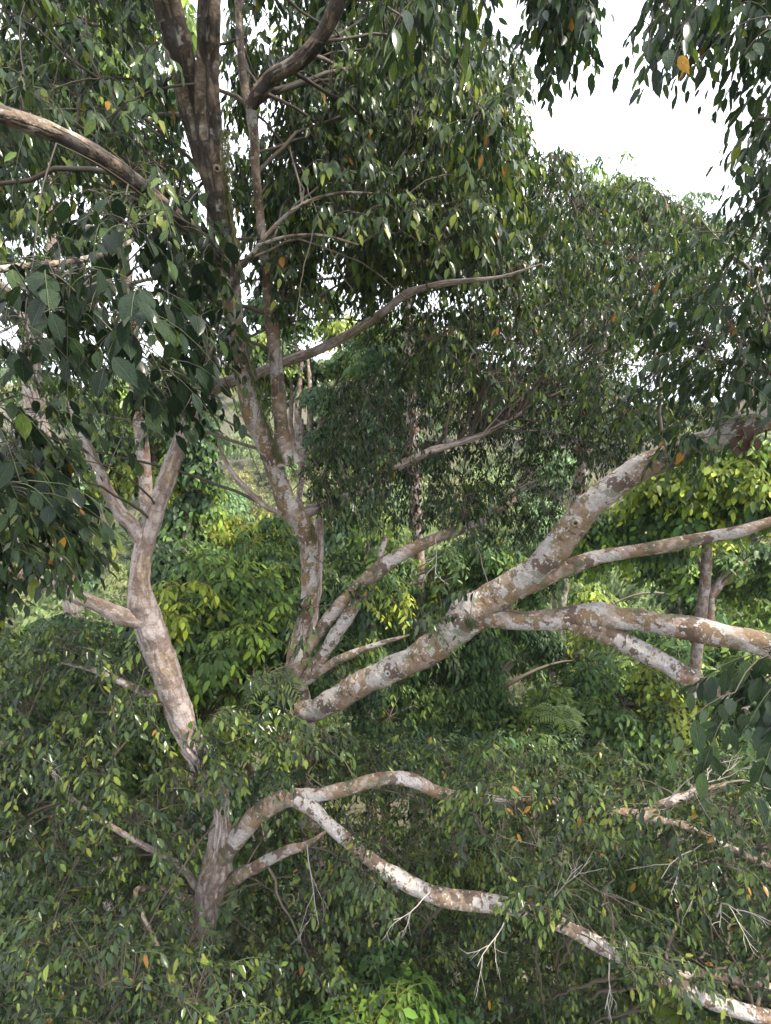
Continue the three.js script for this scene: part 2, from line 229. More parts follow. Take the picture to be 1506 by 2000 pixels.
/** Leafy twigs through a stretch of crown: boughs leave the nearest limb, twigs leave the boughs, leaves hang from the twig ends. */
function foliage(tree, reg) {
  const { poly, d, n, seed, len = 0.125, wide = 0.38, pal = [0.3, 0.1, 0.05, 0.006], clump = 0.25, freq = 0.9, leaves = [8, 14], per = 20, hang = 1, sprig = 0.42, lod = 1, bark = [0.085, 0.068, 0.05], face = 0.45, bough = 0.013 } = reg;
  const r = mulberry(seed); let x0 = 1e9, x1 = -1e9, y0 = 1e9, y1 = -1e9; for (const [x, y] of poly) { x0 = Math.min(x0, x); x1 = Math.max(x1, x); y0 = Math.min(y0, y); y1 = Math.max(y1, y); }
  const pts = []; let tries = 0;
  while (pts.length < n && tries++ < n * 40) {
    const px = lerp(x0, x1, r()), py = lerp(y0, y1, r()); if (!inside(poly, px, py)) continue;
    const dd = Math.cbrt(lerp(d[0] ** 3, d[1] ** 3, r())), w = P(px, py, dd);
    if (noise(w.x * freq + seed, w.y * freq * 1.2, w.z * freq) * 0.7 + noise(w.x * freq * 2.7, w.y * freq * 2.7 + seed, w.z * freq * 2.7) * 0.4 < clump - 0.5 + 0.25 * (r() - 0.5)) continue;
    pts.push(w);
  }
  const T = tree.twigs ??= new Buf(20000), Lf = tree.leaves ??= [], boughs = [], nb = Math.max(2, Math.round(n / per));
  for (let k = 0; k < nb; k++) {
    const e = pts[Math.floor(r() * pts.length)], pool = k < nb / 2 || boughs.length < 8 ? tree.skel : boughs, near = nearest(pool, e); if (!near) continue;
    const reach = near[0].distanceTo(e) + 0.7, some = pool.filter((c) => c[0].distanceTo(e) < reach), s = some[Math.floor(r() * some.length)];
    const L = s[0].distanceTo(e), m = s[0].clone().lerp(e, 0.5).add(V((r() - 0.5) * L * 0.35, (0.12 + 0.2 * r()) * L, (r() - 0.5) * L * 0.35)), q = bez(s[0], m, e, Math.max(5, Math.ceil(L / 0.25)));
    for (const w of q.slice(1, -1)) w.add(V((r() - 0.5) * 0.05, (r() - 0.5) * 0.05, (r() - 0.5) * 0.05));
    const rad = Math.min(s[1] * 0.7, bough * (0.5 + 0.35 * L)); const bt = 0.55 + 0.6 * r(); thin(T, q, rad, 0.004, bark.map((c) => c * bt), 5);
    q.forEach((w, i) => { if (i > q.length * 0.25) boughs.push([w, rad * 0.6]); });
  }
  for (const w of pts) {
    const s = nearest(boughs, w)[0], out = w.clone().sub(s); out.y *= 0.3; out.add(V(r() - 0.5, 0, r() - 0.5).multiplyScalar(0.5)).normalize();
    const L = sprig * (0.7 + 0.6 * r()), st = w.clone().addScaledVector(out, -L * 0.5).add(V(0, L * 0.28, 0)), en = w.clone().addScaledVector(out, L * 0.45).add(V(0, -L * 0.35 * hang, 0)), mid = w.clone().add(V(0, L * 0.3, 0));
    const tb = 0.35 + 0.6 * r(), tc = bark.map((c) => c * tb);
    if (s.distanceTo(st) < 0.75) thin(T, bez(s, s.clone().lerp(st, 0.5).add(V((r() - 0.5) * 0.15, 0.1, (r() - 0.5) * 0.15)), st, 4), 0.006, 0.0032, tc);
    const q = bez(st, mid, en, 5); thin(T, q, 0.0034, 0.0013, r() < 0.5 ? tc : [0.06, 0.075, 0.028]);
    const cnt = Math.round(lerp(leaves[0], leaves[1], r())), side = V().crossVectors(out, UPV).normalize(), fresh = r() < 0.5 ? 1.7 : 0.4, pl = [pal[0], pal[1] * fresh, pal[2] * fresh, pal[3]];
    for (let k = 0; k < cnt; k++) {
      const t = (k + 0.6 + 0.5 * r()) / (cnt + 0.3), i = Math.min(4, Math.floor(t * 5)), f = t * 5 - i, base = q[i].clone().lerp(q[i + 1], Math.min(1, f)), sg = k % 2 ? 1 : -1;
      const a = V(0, -0.95 * hang, 0).addScaledVector(side, sg * (0.25 + 0.5 * r())).addScaledVector(out, 0.15 + 0.5 * r()).add(V(r() - 0.5, (r() - 0.5) * 0.9, r() - 0.5).multiplyScalar(0.55)).normalize();
      const nv = out.clone().multiplyScalar(0.5 + 0.6 * r()).addScaledVector(side, sg * 0.5).add(V(r() - 0.5, face + 0.7 * (r() - 0.5), r() - 0.5).multiplyScalar(1.3));
      base.addScaledVector(a, 0.012 + 0.02 * r());
      const ll = len * (0.48 + 0.85 * r()) * (t > 0.85 ? 0.85 : 1);
      Lf.push({ p: base, a, n: nv.addScaledVector(a, -nv.dot(a)).normalize(), len: ll, wid: ll * wide * (0.85 + 0.35 * r()), col: leafColor(r, t > 0.72 ? pl : [pl[0], pl[1] * 0.5, pl[2] * 0.25, pl[3]]), fold: 0.1 + 0.4 * r(), curl: 0.35 * r() - 0.03, lod });
      if (reg.tone) { const q0 = Lf[Lf.length - 1]; q0.col = q0.col.map((c) => c * reg.tone); }
    }
  }
}
/** Writes a tree's leaves: the ones that show largest as parts, the rest as one crown. */
const _fr = new THREE.Frustum().setFromProjectionMatrix(_m4.clone().multiplyMatrices(camera.projectionMatrix, camera.matrixWorldInverse));
function finish(tree, { parts = 300, shape = 'narrow', mat = LEAF, name = 'crown' } = {}) {
  const L = tree.leaves ?? [];
  if (parts) {
    const seen = L.filter((l) => _fr.containsPoint(l.p)).map((l) => [l, l.len / l.p.distanceTo(CAM)]).sort((x, y) => y[1] - x[1]).slice(0, parts);
    const set = new Set(seen.map((s) => s[0])); for (const l of set) leafPart(tree.root, l, shape, LEAFBIG);
    tree.leaves = L.filter((l) => !set.has(l)); triangles += set.size * 24;
  }
  const b = new Buf(40000); for (const l of tree.leaves) addLeaf(b, l.p, l.a, l.n, l.len, l.wid, l.col, l.fold, l.curl, l.lod);
  if (b.vn) { mesh(name, b.geo(), mat, tree.root, 'stuff'); triangles += b.ni / 3; }
  if (tree.twigs?.vn) { mesh('twigs', tree.twigs.geo(), TWIG, tree.root, 'stuff'); triangles += tree.twigs.ni / 3; }

  tree.leaves = tree.twigs = null;
}
const boneAt = (tree, p) => { let best = tree.root, bd = 1e9; for (const [m, s] of tree.bones) for (const q of s) { const d = q[0].distanceTo(p) - q[1]; if (d < bd) { bd = d; best = m; } } return best; };
const toGround = (p, sink = 0.3) => V(p.x, ground(p.x, p.z) - sink, p.z);

// ---------------------------------------------------------------- terrain
{
  const b = new Buf(), N = 110, S = 620, lit = tileNoise(41);
  for (let j = 0; j <= N; j++) for (let i = 0; i <= N; i++) {
    const x = (i / N - 0.5) * S, z = (j / N - 0.62) * S, e = 2, y = ground(x, z), nrm = V(ground(x - e, z) - ground(x + e, z), 2 * e, ground(x, z - e) - ground(x, z + e)).normalize(), g = 0.7 + 0.6 * lit(i / N, j / N, 40, 3);
    b.v(x, y, z, nrm.x, nrm.y, nrm.z, [0.06 * g, 0.055 * g, 0.03 * g], x / 4, z / 4);
  }
  for (let j = 0; j < N; j++) for (let i = 0; i < N; i++) { const a = j * (N + 1) + i; b.f(a, a + N + 1, a + 1); b.f(a + 1, a + N + 1, a + N + 2); }
  mesh('ground', b.geo(), new THREE.MeshStandardMaterial({ vertexColors: true, roughness: 1 }), scene, 'structure');
}

// ---------------------------------------------------------------- the leaning tree in the middle
const B = { root: thing('leaning_tree', 'tall tree in the centre with forked dark upper trunk and long mottled limbs reaching right', 'tree') };
{
  const foot = P(600, 1430, 8.2);
  limb(B, 'trunk', [[toGround(foot), 0.55], [foot.clone().setY(foot.y - 6), 0.33], [600, 1430, 8.2, 46], [592, 1370, 8.1, 44], [576, 1300, 8, 46], [585, 1240, 7.9, 38], [604, 1170, 7.75, 38], [603, 1100, 7.6, 40], [601, 1050, 7.45, 44], [588, 1020, 7.3, 50], [562, 990, 7.15, 48], [546, 945, 7, 45], [528, 890, 6.85, 46], [506, 840, 6.7, 50], [486, 785, 6.55, 47], [476, 730, 6.4, 47], [466, 670, 6.2, 46], [456, 610, 6, 50], [448, 555, 5.8, 54]], BARK.mottled, { w: 0.82, sides: 24, step: 0.06, rough: 0.08 });
  limb(B, 'trunk', [[624, 1010, 7.75, 16], [622, 1060, 7.75, 22], [618, 1120, 7.8, 26], [612, 1180, 7.9, 26], [605, 1240, 8, 24]], BARK.pale, { rough: 0.1 });
  // upper, darker stems: the fork and the long black hollow
  const HS = 10 / 12;
  const hollow = (d0, an, q, rr) => { // q.t runs 0..1 up the stem
    const cen = Math.PI * (1 + 0.05 * Math.sin(q.s * 3)), da = Math.abs(an - cen), a = sstep(q.t, 0.44 * HS, 0.5 * HS) * (0.62 + 0.18 * noise(q.s * 1.5, 2, 1)), e = da - a * (0.9 + 0.35 * noise(an * 2, q.s * 4, 3)), k = 1 - sstep(e, -0.12, 0.06), in_ = q.t > 0.44 * HS && q.t < 0.95 * HS ? k : 0;
    const g = Math.abs(an - 4.1) < 0.25 && q.t < 0.75 * HS ? 0.03 * (1 - Math.abs(an - 4.1) / 0.25) : 0;
    return [rr * (1 - 0.6 * in_) - g, [1, 1, 1]];
  };
  limb(B, 'stem', [[446, 560, 5.82, 56], [441, 500, 5.6, 57], [432, 430, 5.4, 58], [424, 370, 5.2, 58], [414, 310, 5.05, 60], [408, 250, 4.9, 64], [405, 180, 4.7, 64], [406, 100, 4.5, 62], [409, 20, 4.3, 66], [414, -80, 4.1, 68], [425, -260, 3.8, 66], [450, -520, 3.6, 56], [520, -900, 3.5, 40]], BARK.dark, { sides: 36, step: 0.03, rough: 0.06, shape: hollow });
  limb(B, 'stem', [[425, 400, 5.3, 34], [400, 320, 5.1, 44], [382, 250, 4.95, 54], [364, 170, 4.75, 68], [348, 90, 4.5, 78], [328, 10, 4.3, 82], [305, -80, 4.1, 84], [260, -260, 3.8, 80], [180, -500, 3.6, 66], [60, -850, 3.5, 44]], BARK.dark, { sides: 26, step: 0.04, rough: 0.07 });
  limb(B, 'limb', [[562, 905, 6.9, 40], [556, 880, 6.85, 34], [549, 830, 6.75, 28], [544, 770, 6.65, 30], [538, 700, 6.5, 28], [530, 630, 6.3, 27], [522, 550, 6.1, 24], [514, 480, 5.95, 22], [506, 400, 5.8, 20], [499, 330, 5.6, 21], [497, 270, 5.5, 24], [489, 205, 5.35, 30]], BARK.mottled, { flare: 0.3 });
  limb(B, 'limb', [[489, 215, 5.37, 28], [500, 190, 5.3, 33], [530, 152, 5.15, 36], [575, 125, 4.95, 36], [612, 92, 4.8, 37], [640, 50, 4.65, 40], [660, 5, 4.5, 42], [690, -100, 4.3, 40], [740, -260, 4.1, 34]], BARK.dark, { sides: 16 });
  limb(B, 'limb', [[489, 215, 5.37, 22], [476, 160, 5.3, 22], [470, 90, 5.2, 20], [465, 10, 5.1, 20], [455, -120, 4.9, 18]], BARK.dark, { sides: 14 });
  limb(B, 'limb', [[549, 1003, 7.1, 13], [520, 990, 7, 12], [497, 970, 6.95, 12], [470, 945, 6.9, 12], [452, 920, 6.9, 10], [432, 882, 6.85, 7], [425, 860, 6.8, 3]], BARK.pale, { sides: 10, rough: 0.1 });
  // the great limb to the right and its forks
  limb(B, 'limb', [[562, 1385, 8.1, 44], [580, 1388, 8, 47], [610, 1388, 7.85, 50], [655, 1366, 7.7, 54], [710, 1333, 7.5, 58], [770, 1306, 7.3, 60], [830, 1276, 7.1, 66], [880, 1240, 6.95, 72], [915, 1202, 6.85, 84], [955, 1172, 6.75, 74], [1005, 1140, 6.6, 62], [1052, 1108, 6.45, 64], [1088, 1068, 6.3, 68], [1130, 1012, 6.15, 66], [1180, 962, 6, 64], [1250, 916, 5.8, 60], [1330, 884, 5.6, 62], [1420, 848, 5.4, 66], [1510, 812, 5.2, 70], [1680, 745, 4.9, 70], [1900, 670, 4.6, 60]], BARK.crusted, { w: 0.87, sides: 28, step: 0.05, rough: 0.07 });
  limb(B, 'limb', [[1010, 1148, 6.62, 40], [1056, 1132, 6.5, 36], [1105, 1112, 6.4, 33], [1160, 1090, 6.3, 33], [1215, 1080, 6.2, 30], [1300, 1066, 6, 29], [1380, 1050, 5.85, 28], [1450, 1036, 5.7, 28], [1515, 1016, 5.6, 27], [1700, 985, 5.3, 26]], BARK.mottled, { rough: 0.09, flare: 0.25 });
  limb(B, 'limb', [[905, 1190, 6.9, 50], [950, 1200, 6.78, 46], [1000, 1210, 6.7, 42], [1060, 1212, 6.6, 44], [1120, 1206, 6.5, 50], [1165, 1203, 6.4, 60], [1205, 1207, 6.3, 52], [1260, 1213, 6.2, 53], [1340, 1226, 6, 56], [1420, 1242, 5.8, 62], [1515, 1262, 5.6, 66], [1750, 1310, 5.3, 66]], BARK.mottled, { w: 0.94, sides: 26, step: 0.05, rough: 0.085 });
  limb(B, 'limb', [[1110, 1215, 6.5, 34], [1150, 1225, 6.42, 42], [1195, 1243, 6.3, 46], [1250, 1270, 6.2, 46], [1310, 1303, 6.05, 44], [1365, 1334, 5.95, 42], [1415, 1358, 5.85, 28], [1470, 1392, 5.75, 14], [1530, 1440, 5.6, 6]], BARK.crusted, { sides: 22, step: 0.05, rough: 0.09 });
  limb(B, 'limb', [[578, 1335, 8, 30], [590, 1290, 7.98, 28], [612, 1250, 7.95, 27], [650, 1200, 7.9, 30], [700, 1146, 7.8, 30], [748, 1106, 7.75, 33], [800, 1075, 7.7, 27], [850, 1052, 7.7, 24], [930, 1022, 7.7, 20], [1010, 975, 7.8, 14]], BARK.mottled, { w: 0.9, rough: 0.09 });
  limb(B, 'limb', [[742, 1108, 7.76, 14], [745, 1080, 7.75, 13], [753, 1050, 7.75, 11]], BARK.mottled, { sides: 10 });
  limb(B, 'limb', [[585, 1340, 7.95, 30], [618, 1298, 7.85, 28], [652, 1246, 7.75, 30], [680, 1205, 7.7, 30], [702, 1165, 7.65, 24]], BARK.crusted, { w: 0.88, rough: 0.1 });
  limb(B, 'limb', [[600, 1330, 7.9, 18], [640, 1300, 7.8, 18], [690, 1276, 7.7, 16], [745, 1256, 7.6, 10], [800, 1240, 7.6, 4]], BARK.mottled, { sides: 12 });
  limb(B, 'limb', [[575, 1010, 7.4, 26], [640, 985, 7.8, 20], [700, 960, 8, 16], [770, 915, 8.1, 16], [830, 886, 8.1, 16], [885, 868, 8.1, 14], [940, 850, 8.1, 12], [1020, 805, 8, 8]], BARK.pale, { sides: 12, rough: 0.1 });
  // heavy limb leaving to the upper left, towards the camera
  limb(B, 'limb', [[440, 510, 5.62, 46], [400, 470, 5.2, 40], [350, 428, 4.7, 38], [300, 385, 4.3, 40], [250, 345, 4, 42], [190, 303, 3.7, 42], [110, 262, 3.4, 46], [40, 236, 3.15, 48], [-60, 205, 2.9, 48], [-260, 150, 2.6, 44]], BARK.dark, { sides: 20, rough: 0.09 });
  limb(B, 'limb', [[-260, 540, 2.6, 20], [-80, 532, 2.8, 18], [40, 522, 3, 17], [130, 512, 3.2, 15], [210, 495, 3.5, 12], [280, 455, 3.9, 9], [330, 415, 4.5, 7]], BARK.dark, { sides: 10, rough: 0.1, noLeaves: true });
  limb(B, 'limb', [[460, 530, 5.7, 14], [490, 500, 5.6, 12], [530, 450, 5.5, 10], [590, 400, 5.3, 8], [660, 378, 5.2, 7], [740, 378, 5.1, 4]], BARK.dark, { sides: 8 });
  limb(B, 'limb', [[505, 480, 5.55, 9], [560, 462, 5.4, 7], [630, 460, 5.3, 6], [700, 478, 5.2, 4]], BARK.dark, { sides: 8 });
  const mid = [0.33, 0.17, 0.09, 0.008];
  foliage(B, { poly: [[445, -200], [900, -200], [930, 30], [1020, 90], [1045, 330], [1045, 420], [900, 570], [700, 570], [560, 640], [480, 520], [450, 300]], d: [5.7, 8], n: 1750, seed: 101, len: 0.145, pal: [0.34, 0.24, 0.14, 0.014], clump: 0.36 });
  foliage(B, { poly: [[700, 60], [960, 90], [1010, 300], [960, 480], [760, 520], [600, 470], [620, 250]], d: [4.7, 5.7], n: 260, seed: 121, pal: [0.34, 0.24, 0.14, 0.014], clump: 0.4 });
  foliage(B, { poly: [[740, -200], [980, -200], [950, 60], [860, 110], [760, 60]], d: [3, 4.1], n: 60, seed: 102, pal: [0.3, 0.14, 0.06, 0.008], clump: 0.3 });
  foliage(B, { poly: [[660, 520], [1050, 300], [1110, 300], [1170, 370], [1250, 365], [1330, 395], [1400, 430], [1700, 350], [1700, 860], [1500, 780], [1380, 840], [1250, 850], [1050, 800], [850, 770], [770, 700], [700, 640]], d: [6, 9.6], n: 2750, seed: 103, len: 0.106, pal: [0.36, 0.2, 0.1, 0.01], clump: 0.38 });
  foliage(B, { poly: [[640, 760], [800, 700], [1200, 720], [1330, 810], [1250, 880], [1130, 960], [1050, 1070], [900, 1050], [760, 1030], [640, 1040], [590, 960], [600, 890]], d: [7.9, 10.4], n: 1500, seed: 104, len: 0.108, lod: 0, pal: [0.25, 0.06, 0.02, 0.003], clump: 0.36 });
  foliage(B, { poly: [[-220, -200], [270, -200], [330, 160], [390, 420], [250, 470], [0, 450], [-220, 400]], d: [3.7, 6.5], n: 760, seed: 105, pal: [0.34, 0.2, 0.12, 0.012], clump: 0.42 });
  foliage(B, { poly: [[-220, 400], [300, 430], [420, 520], [440, 700], [385, 770], [330, 860], [100, 900], [-220, 900]], d: [5, 8], n: 520, seed: 106, lod: 0, pal: mid, clump: 0.44 });
  foliage(B, { poly: [[600, 880], [760, 850], [780, 900], [760, 960], [720, 1010], [640, 1020], [610, 960]], d: [6.9, 7.7], n: 120, seed: 113, len: 0.108, pal: [0.25, 0.08, 0.03, 0.003], clump: 0.1 });
  foliage(B, { poly: [[870, 960], [1010, 930], [1020, 1010], [920, 1060]], d: [7.1, 7.7], n: 40, seed: 109, pal: [0.25, 0.06, 0.02, 0.003], clump: 0.05 });
  foliage(B, { poly: [[490, 1320], [560, 1330], [570, 1400], [500, 1410]], d: [7.2, 7.8], n: 34, seed: 110, pal: mid, clump: 0.05 });
  foliage(B, { poly: [[560, 1180], [600, 1170], [600, 1290], [570, 1270]], d: [7.3, 7.7], n: 7, seed: 111, pal: mid, clump: 0.05 });
  foliage(B, { poly: [[690, 1100], [740, 1130], [740, 1190], [700, 1190]], d: [7.3, 7.6], n: 10, seed: 112, pal: mid, clump: 0.05 });
  foliage(B, { poly: [[850, 1150], [905, 1130], [930, 1200], [890, 1290], [850, 1270], [825, 1190]], d: [6.4, 6.9], n: 16, seed: 107, pal: [0.4, 0.1, 0.02, 0], clump: 0.1 });
  foliage(B, { poly: [[1250, 830], [1350, 830], [1420, 860], [1380, 960], [1290, 900]], d: [5, 5.5], n: 16, seed: 108, pal: [0.4, 0.1, 0.02, 0.02], clump: 0.1 });
  foliage(B, { poly: [[-350, -1100], [1200, -1100], [820, -230], [-350, -230]], d: [3.2, 5.8], n: 1150, seed: 120, pal: mid, clump: 0.3, lod: 0, len: 0.13 });
  finish(B);
}

// ---------------------------------------------------------------- the pale forked tree on the left
const A = { root: thing('forked_tree', 'pale barked tree at lower left with wrinkled trunk, whitish stem and arched mottled limbs', 'tree') };
{
  const foot = P(388, 1850, 7.9);
  limb(A, 'trunk', [[toGround(foot), 0.6], [foot.clone().setY(foot.y - 5), 0.38], [388, 1850, 7.9, 66], [398, 1800, 7.75, 70], [410, 1740, 7.55, 82], [424, 1690, 7.4, 84], [430, 1640, 7.25, 66], [432, 1590, 7.1, 44], [428, 1540, 7, 50], [410, 1500, 6.95, 58], [372, 1452, 6.9, 64]], BARK.pale, { w: 0.8, sides: 72, step: 0.03, rough: 0.06, flute: 0.3 });
  limb(A, 'stem', [[412, 1505, 6.96, 50], [372, 1448, 6.9, 66], [350, 1390, 6.82, 74], [330, 1330, 6.74, 78], [308, 1270, 6.66, 80], [290, 1220, 6.58, 84], [276, 1180, 6.5, 76], [274, 1130, 6.45, 56], [280, 1075, 6.45, 52], [296, 1020, 6.5, 56], [318, 960, 6.6, 50], [338, 900, 6.7, 46], [360, 845, 6.85, 42], [392, 786, 7.05, 40], [430, 752, 7.25, 34], [480, 738, 7.35, 30], [545, 712, 7.3, 28], [620, 684, 7.1, 25], [690, 648, 6.7, 25], [745, 612, 6.3, 23], [795, 574, 5.95, 22], [850, 557, 5.7, 19], [905, 549, 5.5, 15], [980, 540, 5.3, 9], [1060, 515, 5.2, 4]], BARK.pale, { w: 0.74, sides: 48, step: 0.03, rough: 0.06, flute: 0.07 });
  limb(A, 'limb', [[292, 1215, 6.55, 50], [252, 1208, 6.4, 46], [215, 1194, 6.2, 42], [170, 1172, 6, 38], [100, 1145, 5.7, 32], [0, 1110, 5.3, 26], [-160, 1050, 4.9, 20]], BARK.pale, { w: 0.82, rough: 0.1 });
  limb(A, 'limb', [[284, 1060, 6.47, 40], [262, 1030, 6.4, 40], [236, 1006, 6.3, 38], [216, 968, 6.2, 36], [190, 915, 6.1, 30], [165, 860, 6, 26], [140, 790, 5.9, 20], [120, 700, 5.8, 16]], BARK.pale, { w: 0.78, rough: 0.1, flare: 0.2 });
  limb(A, 'limb', [[320, 1365, 6.8, 18], [290, 1354, 6.75, 17], [250, 1338, 6.7, 16], [205, 1316, 6.6, 16], [165, 1304, 6.5, 8], [120, 1295, 6.4, 4]], BARK.mottled, { sides: 12 });
  limb(A, 'limb', [[396, 790, 7.06, 26], [412, 748, 7.1, 20], [424, 710, 7.15, 15], [440, 650, 7.2, 10]], BARK.pale, { sides: 12 });
  limb(A, 'limb', [[425, 1680, 7.35, 50], [452, 1648, 7.2, 52], [478, 1620, 7.1, 50], [505, 1590, 7.05, 50], [540, 1566, 7, 44], [575, 1556, 6.95, 40], [620, 1553, 6.9, 30], [670, 1541, 6.85, 32], [720, 1526, 6.8, 32], [770, 1519, 6.8, 32], [815, 1527, 6.8, 34], [845, 1543, 6.85, 26], [900, 1556, 6.9, 24], [980, 1562, 6.95, 22], [1060, 1564, 7, 22], [1140, 1574, 7, 24], [1210, 1588, 7, 32], [1262, 1592, 7, 34], [1300, 1570, 7, 24], [1345, 1551, 7, 18], [1420, 1530, 7, 10]], BARK.mottled, { w: 0.9, sides: 24, step: 0.05, rough: 0.09 });
  limb(A, 'limb', [[1250, 1590, 7, 24], [1290, 1602, 6.95, 20], [1330, 1612, 6.9, 18], [1390, 1640, 6.85, 18], [1450, 1668, 6.8, 18], [1540, 1710, 6.7, 16]], BARK.mottled, { sides: 12, rough: 0.1 });
  limb(A, 'limb', [[565, 1556, 6.95, 40], [600, 1572, 6.85, 34], [640, 1608, 6.75, 32], [690, 1650, 6.65, 32], [740, 1692, 6.6, 34], [790, 1722, 6.55, 40], [840, 1745, 6.5, 42], [890, 1758, 6.45, 46], [945, 1762, 6.4, 44], [1005, 1772, 6.35, 38], [1060, 1792, 6.3, 34], [1110, 1812, 6.25, 34], [1165, 1842, 6.2, 38], [1220, 1872, 6.15, 36], [1290, 1912, 6.1, 40], [1380, 1950, 6, 46], [1500, 1990, 5.9, 50], [1680, 2050, 5.8, 46]], BARK.crusted, { w: 0.94, sides: 24, step: 0.05, rough: 0.09 });
  limb(A, 'limb', [[450, 1718, 7.45, 34], [482, 1702, 7.4, 28], [525, 1680, 7.35, 26], [560, 1662, 7.3, 24], [592, 1652, 7.3, 18], [625, 1632, 7.35, 9], [650, 1610, 7.4, 4]], BARK.mottled, { sides: 14, rough: 0.1 });
  limb(A, 'limb', [[1310, 1905, 6.1, 20], [1380, 1902, 6.1, 22], [1450, 1918, 6, 22], [1530, 1932, 5.9, 20], [1680, 1960, 5.8, 16]], BARK.dark, { sides: 12 });
  limb(A, 'limb', [[395, 1770, 7.7, 24], [340, 1745, 7.3, 20], [290, 1735, 6.9, 16], [264, 1742, 6.6, 12], [280, 1790, 6.4, 11], [305, 1840, 6.3, 11], [335, 1915, 6.2, 10], [352, 1965, 6.2, 7]], BARK.dark, { sides: 10, noLeaves: true });
  limb(A, 'limb', [[400, 1760, 7.7, 20], [350, 1690, 7.4, 16], [260, 1640, 7.2, 14], [140, 1560, 7, 11], [60, 1462, 7, 11], [-80, 1450, 6.8, 8]], BARK.pale, { sides: 10 });
  const lo = [0.38, 0.3, 0.25, 0.007], low = { len: 0.11, wide: 0.42, hang: 0.72, face: 0.85 };
  foliage(A, { poly: [[-220, 890], [130, 880], [160, 950], [200, 1030], [210, 1070], [180, 1100], [100, 1120], [0, 1180], [-220, 1240]], d: [3.5, 4.9], n: 250, seed: 201, pal: [0.28, 0.1, 0.04, 0.008], clump: 0.34, len: 0.13, wide: 0.44 });
  foliage(A, { poly: [[-220, 1220], [220, 1225], [280, 1340], [325, 1450], [380, 1530], [395, 1620], [360, 1800], [420, 1860], [640, 2200], [-220, 2200]], d: [6, 8.6], n: 3000, seed: 202, ...low, pal: lo, clump: 0.36 });
  foliage(A, { poly: [[500, 1400], [600, 1430], [900, 1440], [1330, 1470], [1700, 1440], [1700, 2200], [420, 2200], [440, 1880], [470, 1720], [520, 1620], [590, 1590], [520, 1540]], d: [7.3, 9.6], n: 4200, seed: 203, ...low, pal: lo, clump: 0.38 });
  foliage(A, { poly: [[860, 1500], [1000, 1520], [1200, 1540], [1700, 1560], [1700, 2150], [1250, 1950], [1050, 1760], [880, 1620]], d: [5.9, 7], n: 420, seed: 204, ...low, pal: [0.33, 0.17, 0.11, 0.02], clump: 0.42 });
  foliage(A, { poly: [[430, 1860], [620, 1780], [720, 1800], [800, 2000], [760, 2200], [400, 2200]], d: [6.5, 7.3], n: 130, seed: 208, ...low, pal: lo, clump: 0.25 });
  foliage(A, { poly: [[560, 1440], [680, 1420], [700, 1500], [600, 1520]], d: [7.2, 7.9], n: 50, seed: 209, ...low, pal: lo, clump: 0.15 });
  foliage(A, { poly: [[580, 1640], [680, 1680], [700, 1800], [560, 1800]], d: [7.2, 7.9], n: 50, seed: 210, ...low, pal: lo, clump: 0.15 });
  foliage(A, { poly: [[870, 1530], [1200, 1540], [1190, 1600], [900, 1600]], d: [6.3, 6.8], n: 70, seed: 212, ...low, pal: lo, clump: 0.25 });
  foliage(A, { poly: [[955, 1730], [1080, 1750], [1090, 1810], [1000, 1800]], d: [5.8, 6.2], n: 24, seed: 213, ...low, pal: lo, clump: 0.1 });
  foliage(A, { poly: [[1210, 1850], [1350, 1880], [1420, 1930], [1330, 1950], [1230, 1910]], d: [5.5, 6], n: 34, seed: 214, ...low, pal: lo, clump: 0.1 });
  foliage(A, { poly: [[380, 1400], [560, 1370], [610, 1440], [560, 1530], [480, 1560], [440, 1590], [400, 1540], [380, 1470]], d: [6.2, 6.9], n: 105, seed: 205, ...low, pal: lo, clump: 0.2 });
  foliage(A, { poly: [[630, 1610], [700, 1640], [760, 1720], [800, 1800], [650, 1760]], d: [6.2, 6.6], n: 26, seed: 206, ...low, pal: [0.5, 0.2, 0.05, 0.004], clump: 0.1 });
  foliage(A, { poly: [[200, 1760], [420, 1810], [560, 1900], [600, 2150], [-100, 2150], [-100, 1800]], d: [5, 6], n: 170, seed: 207, ...low, pal: [0.33, 0.2, 0.16, 0.006], clump: 0.4 });
  finish(A);
}

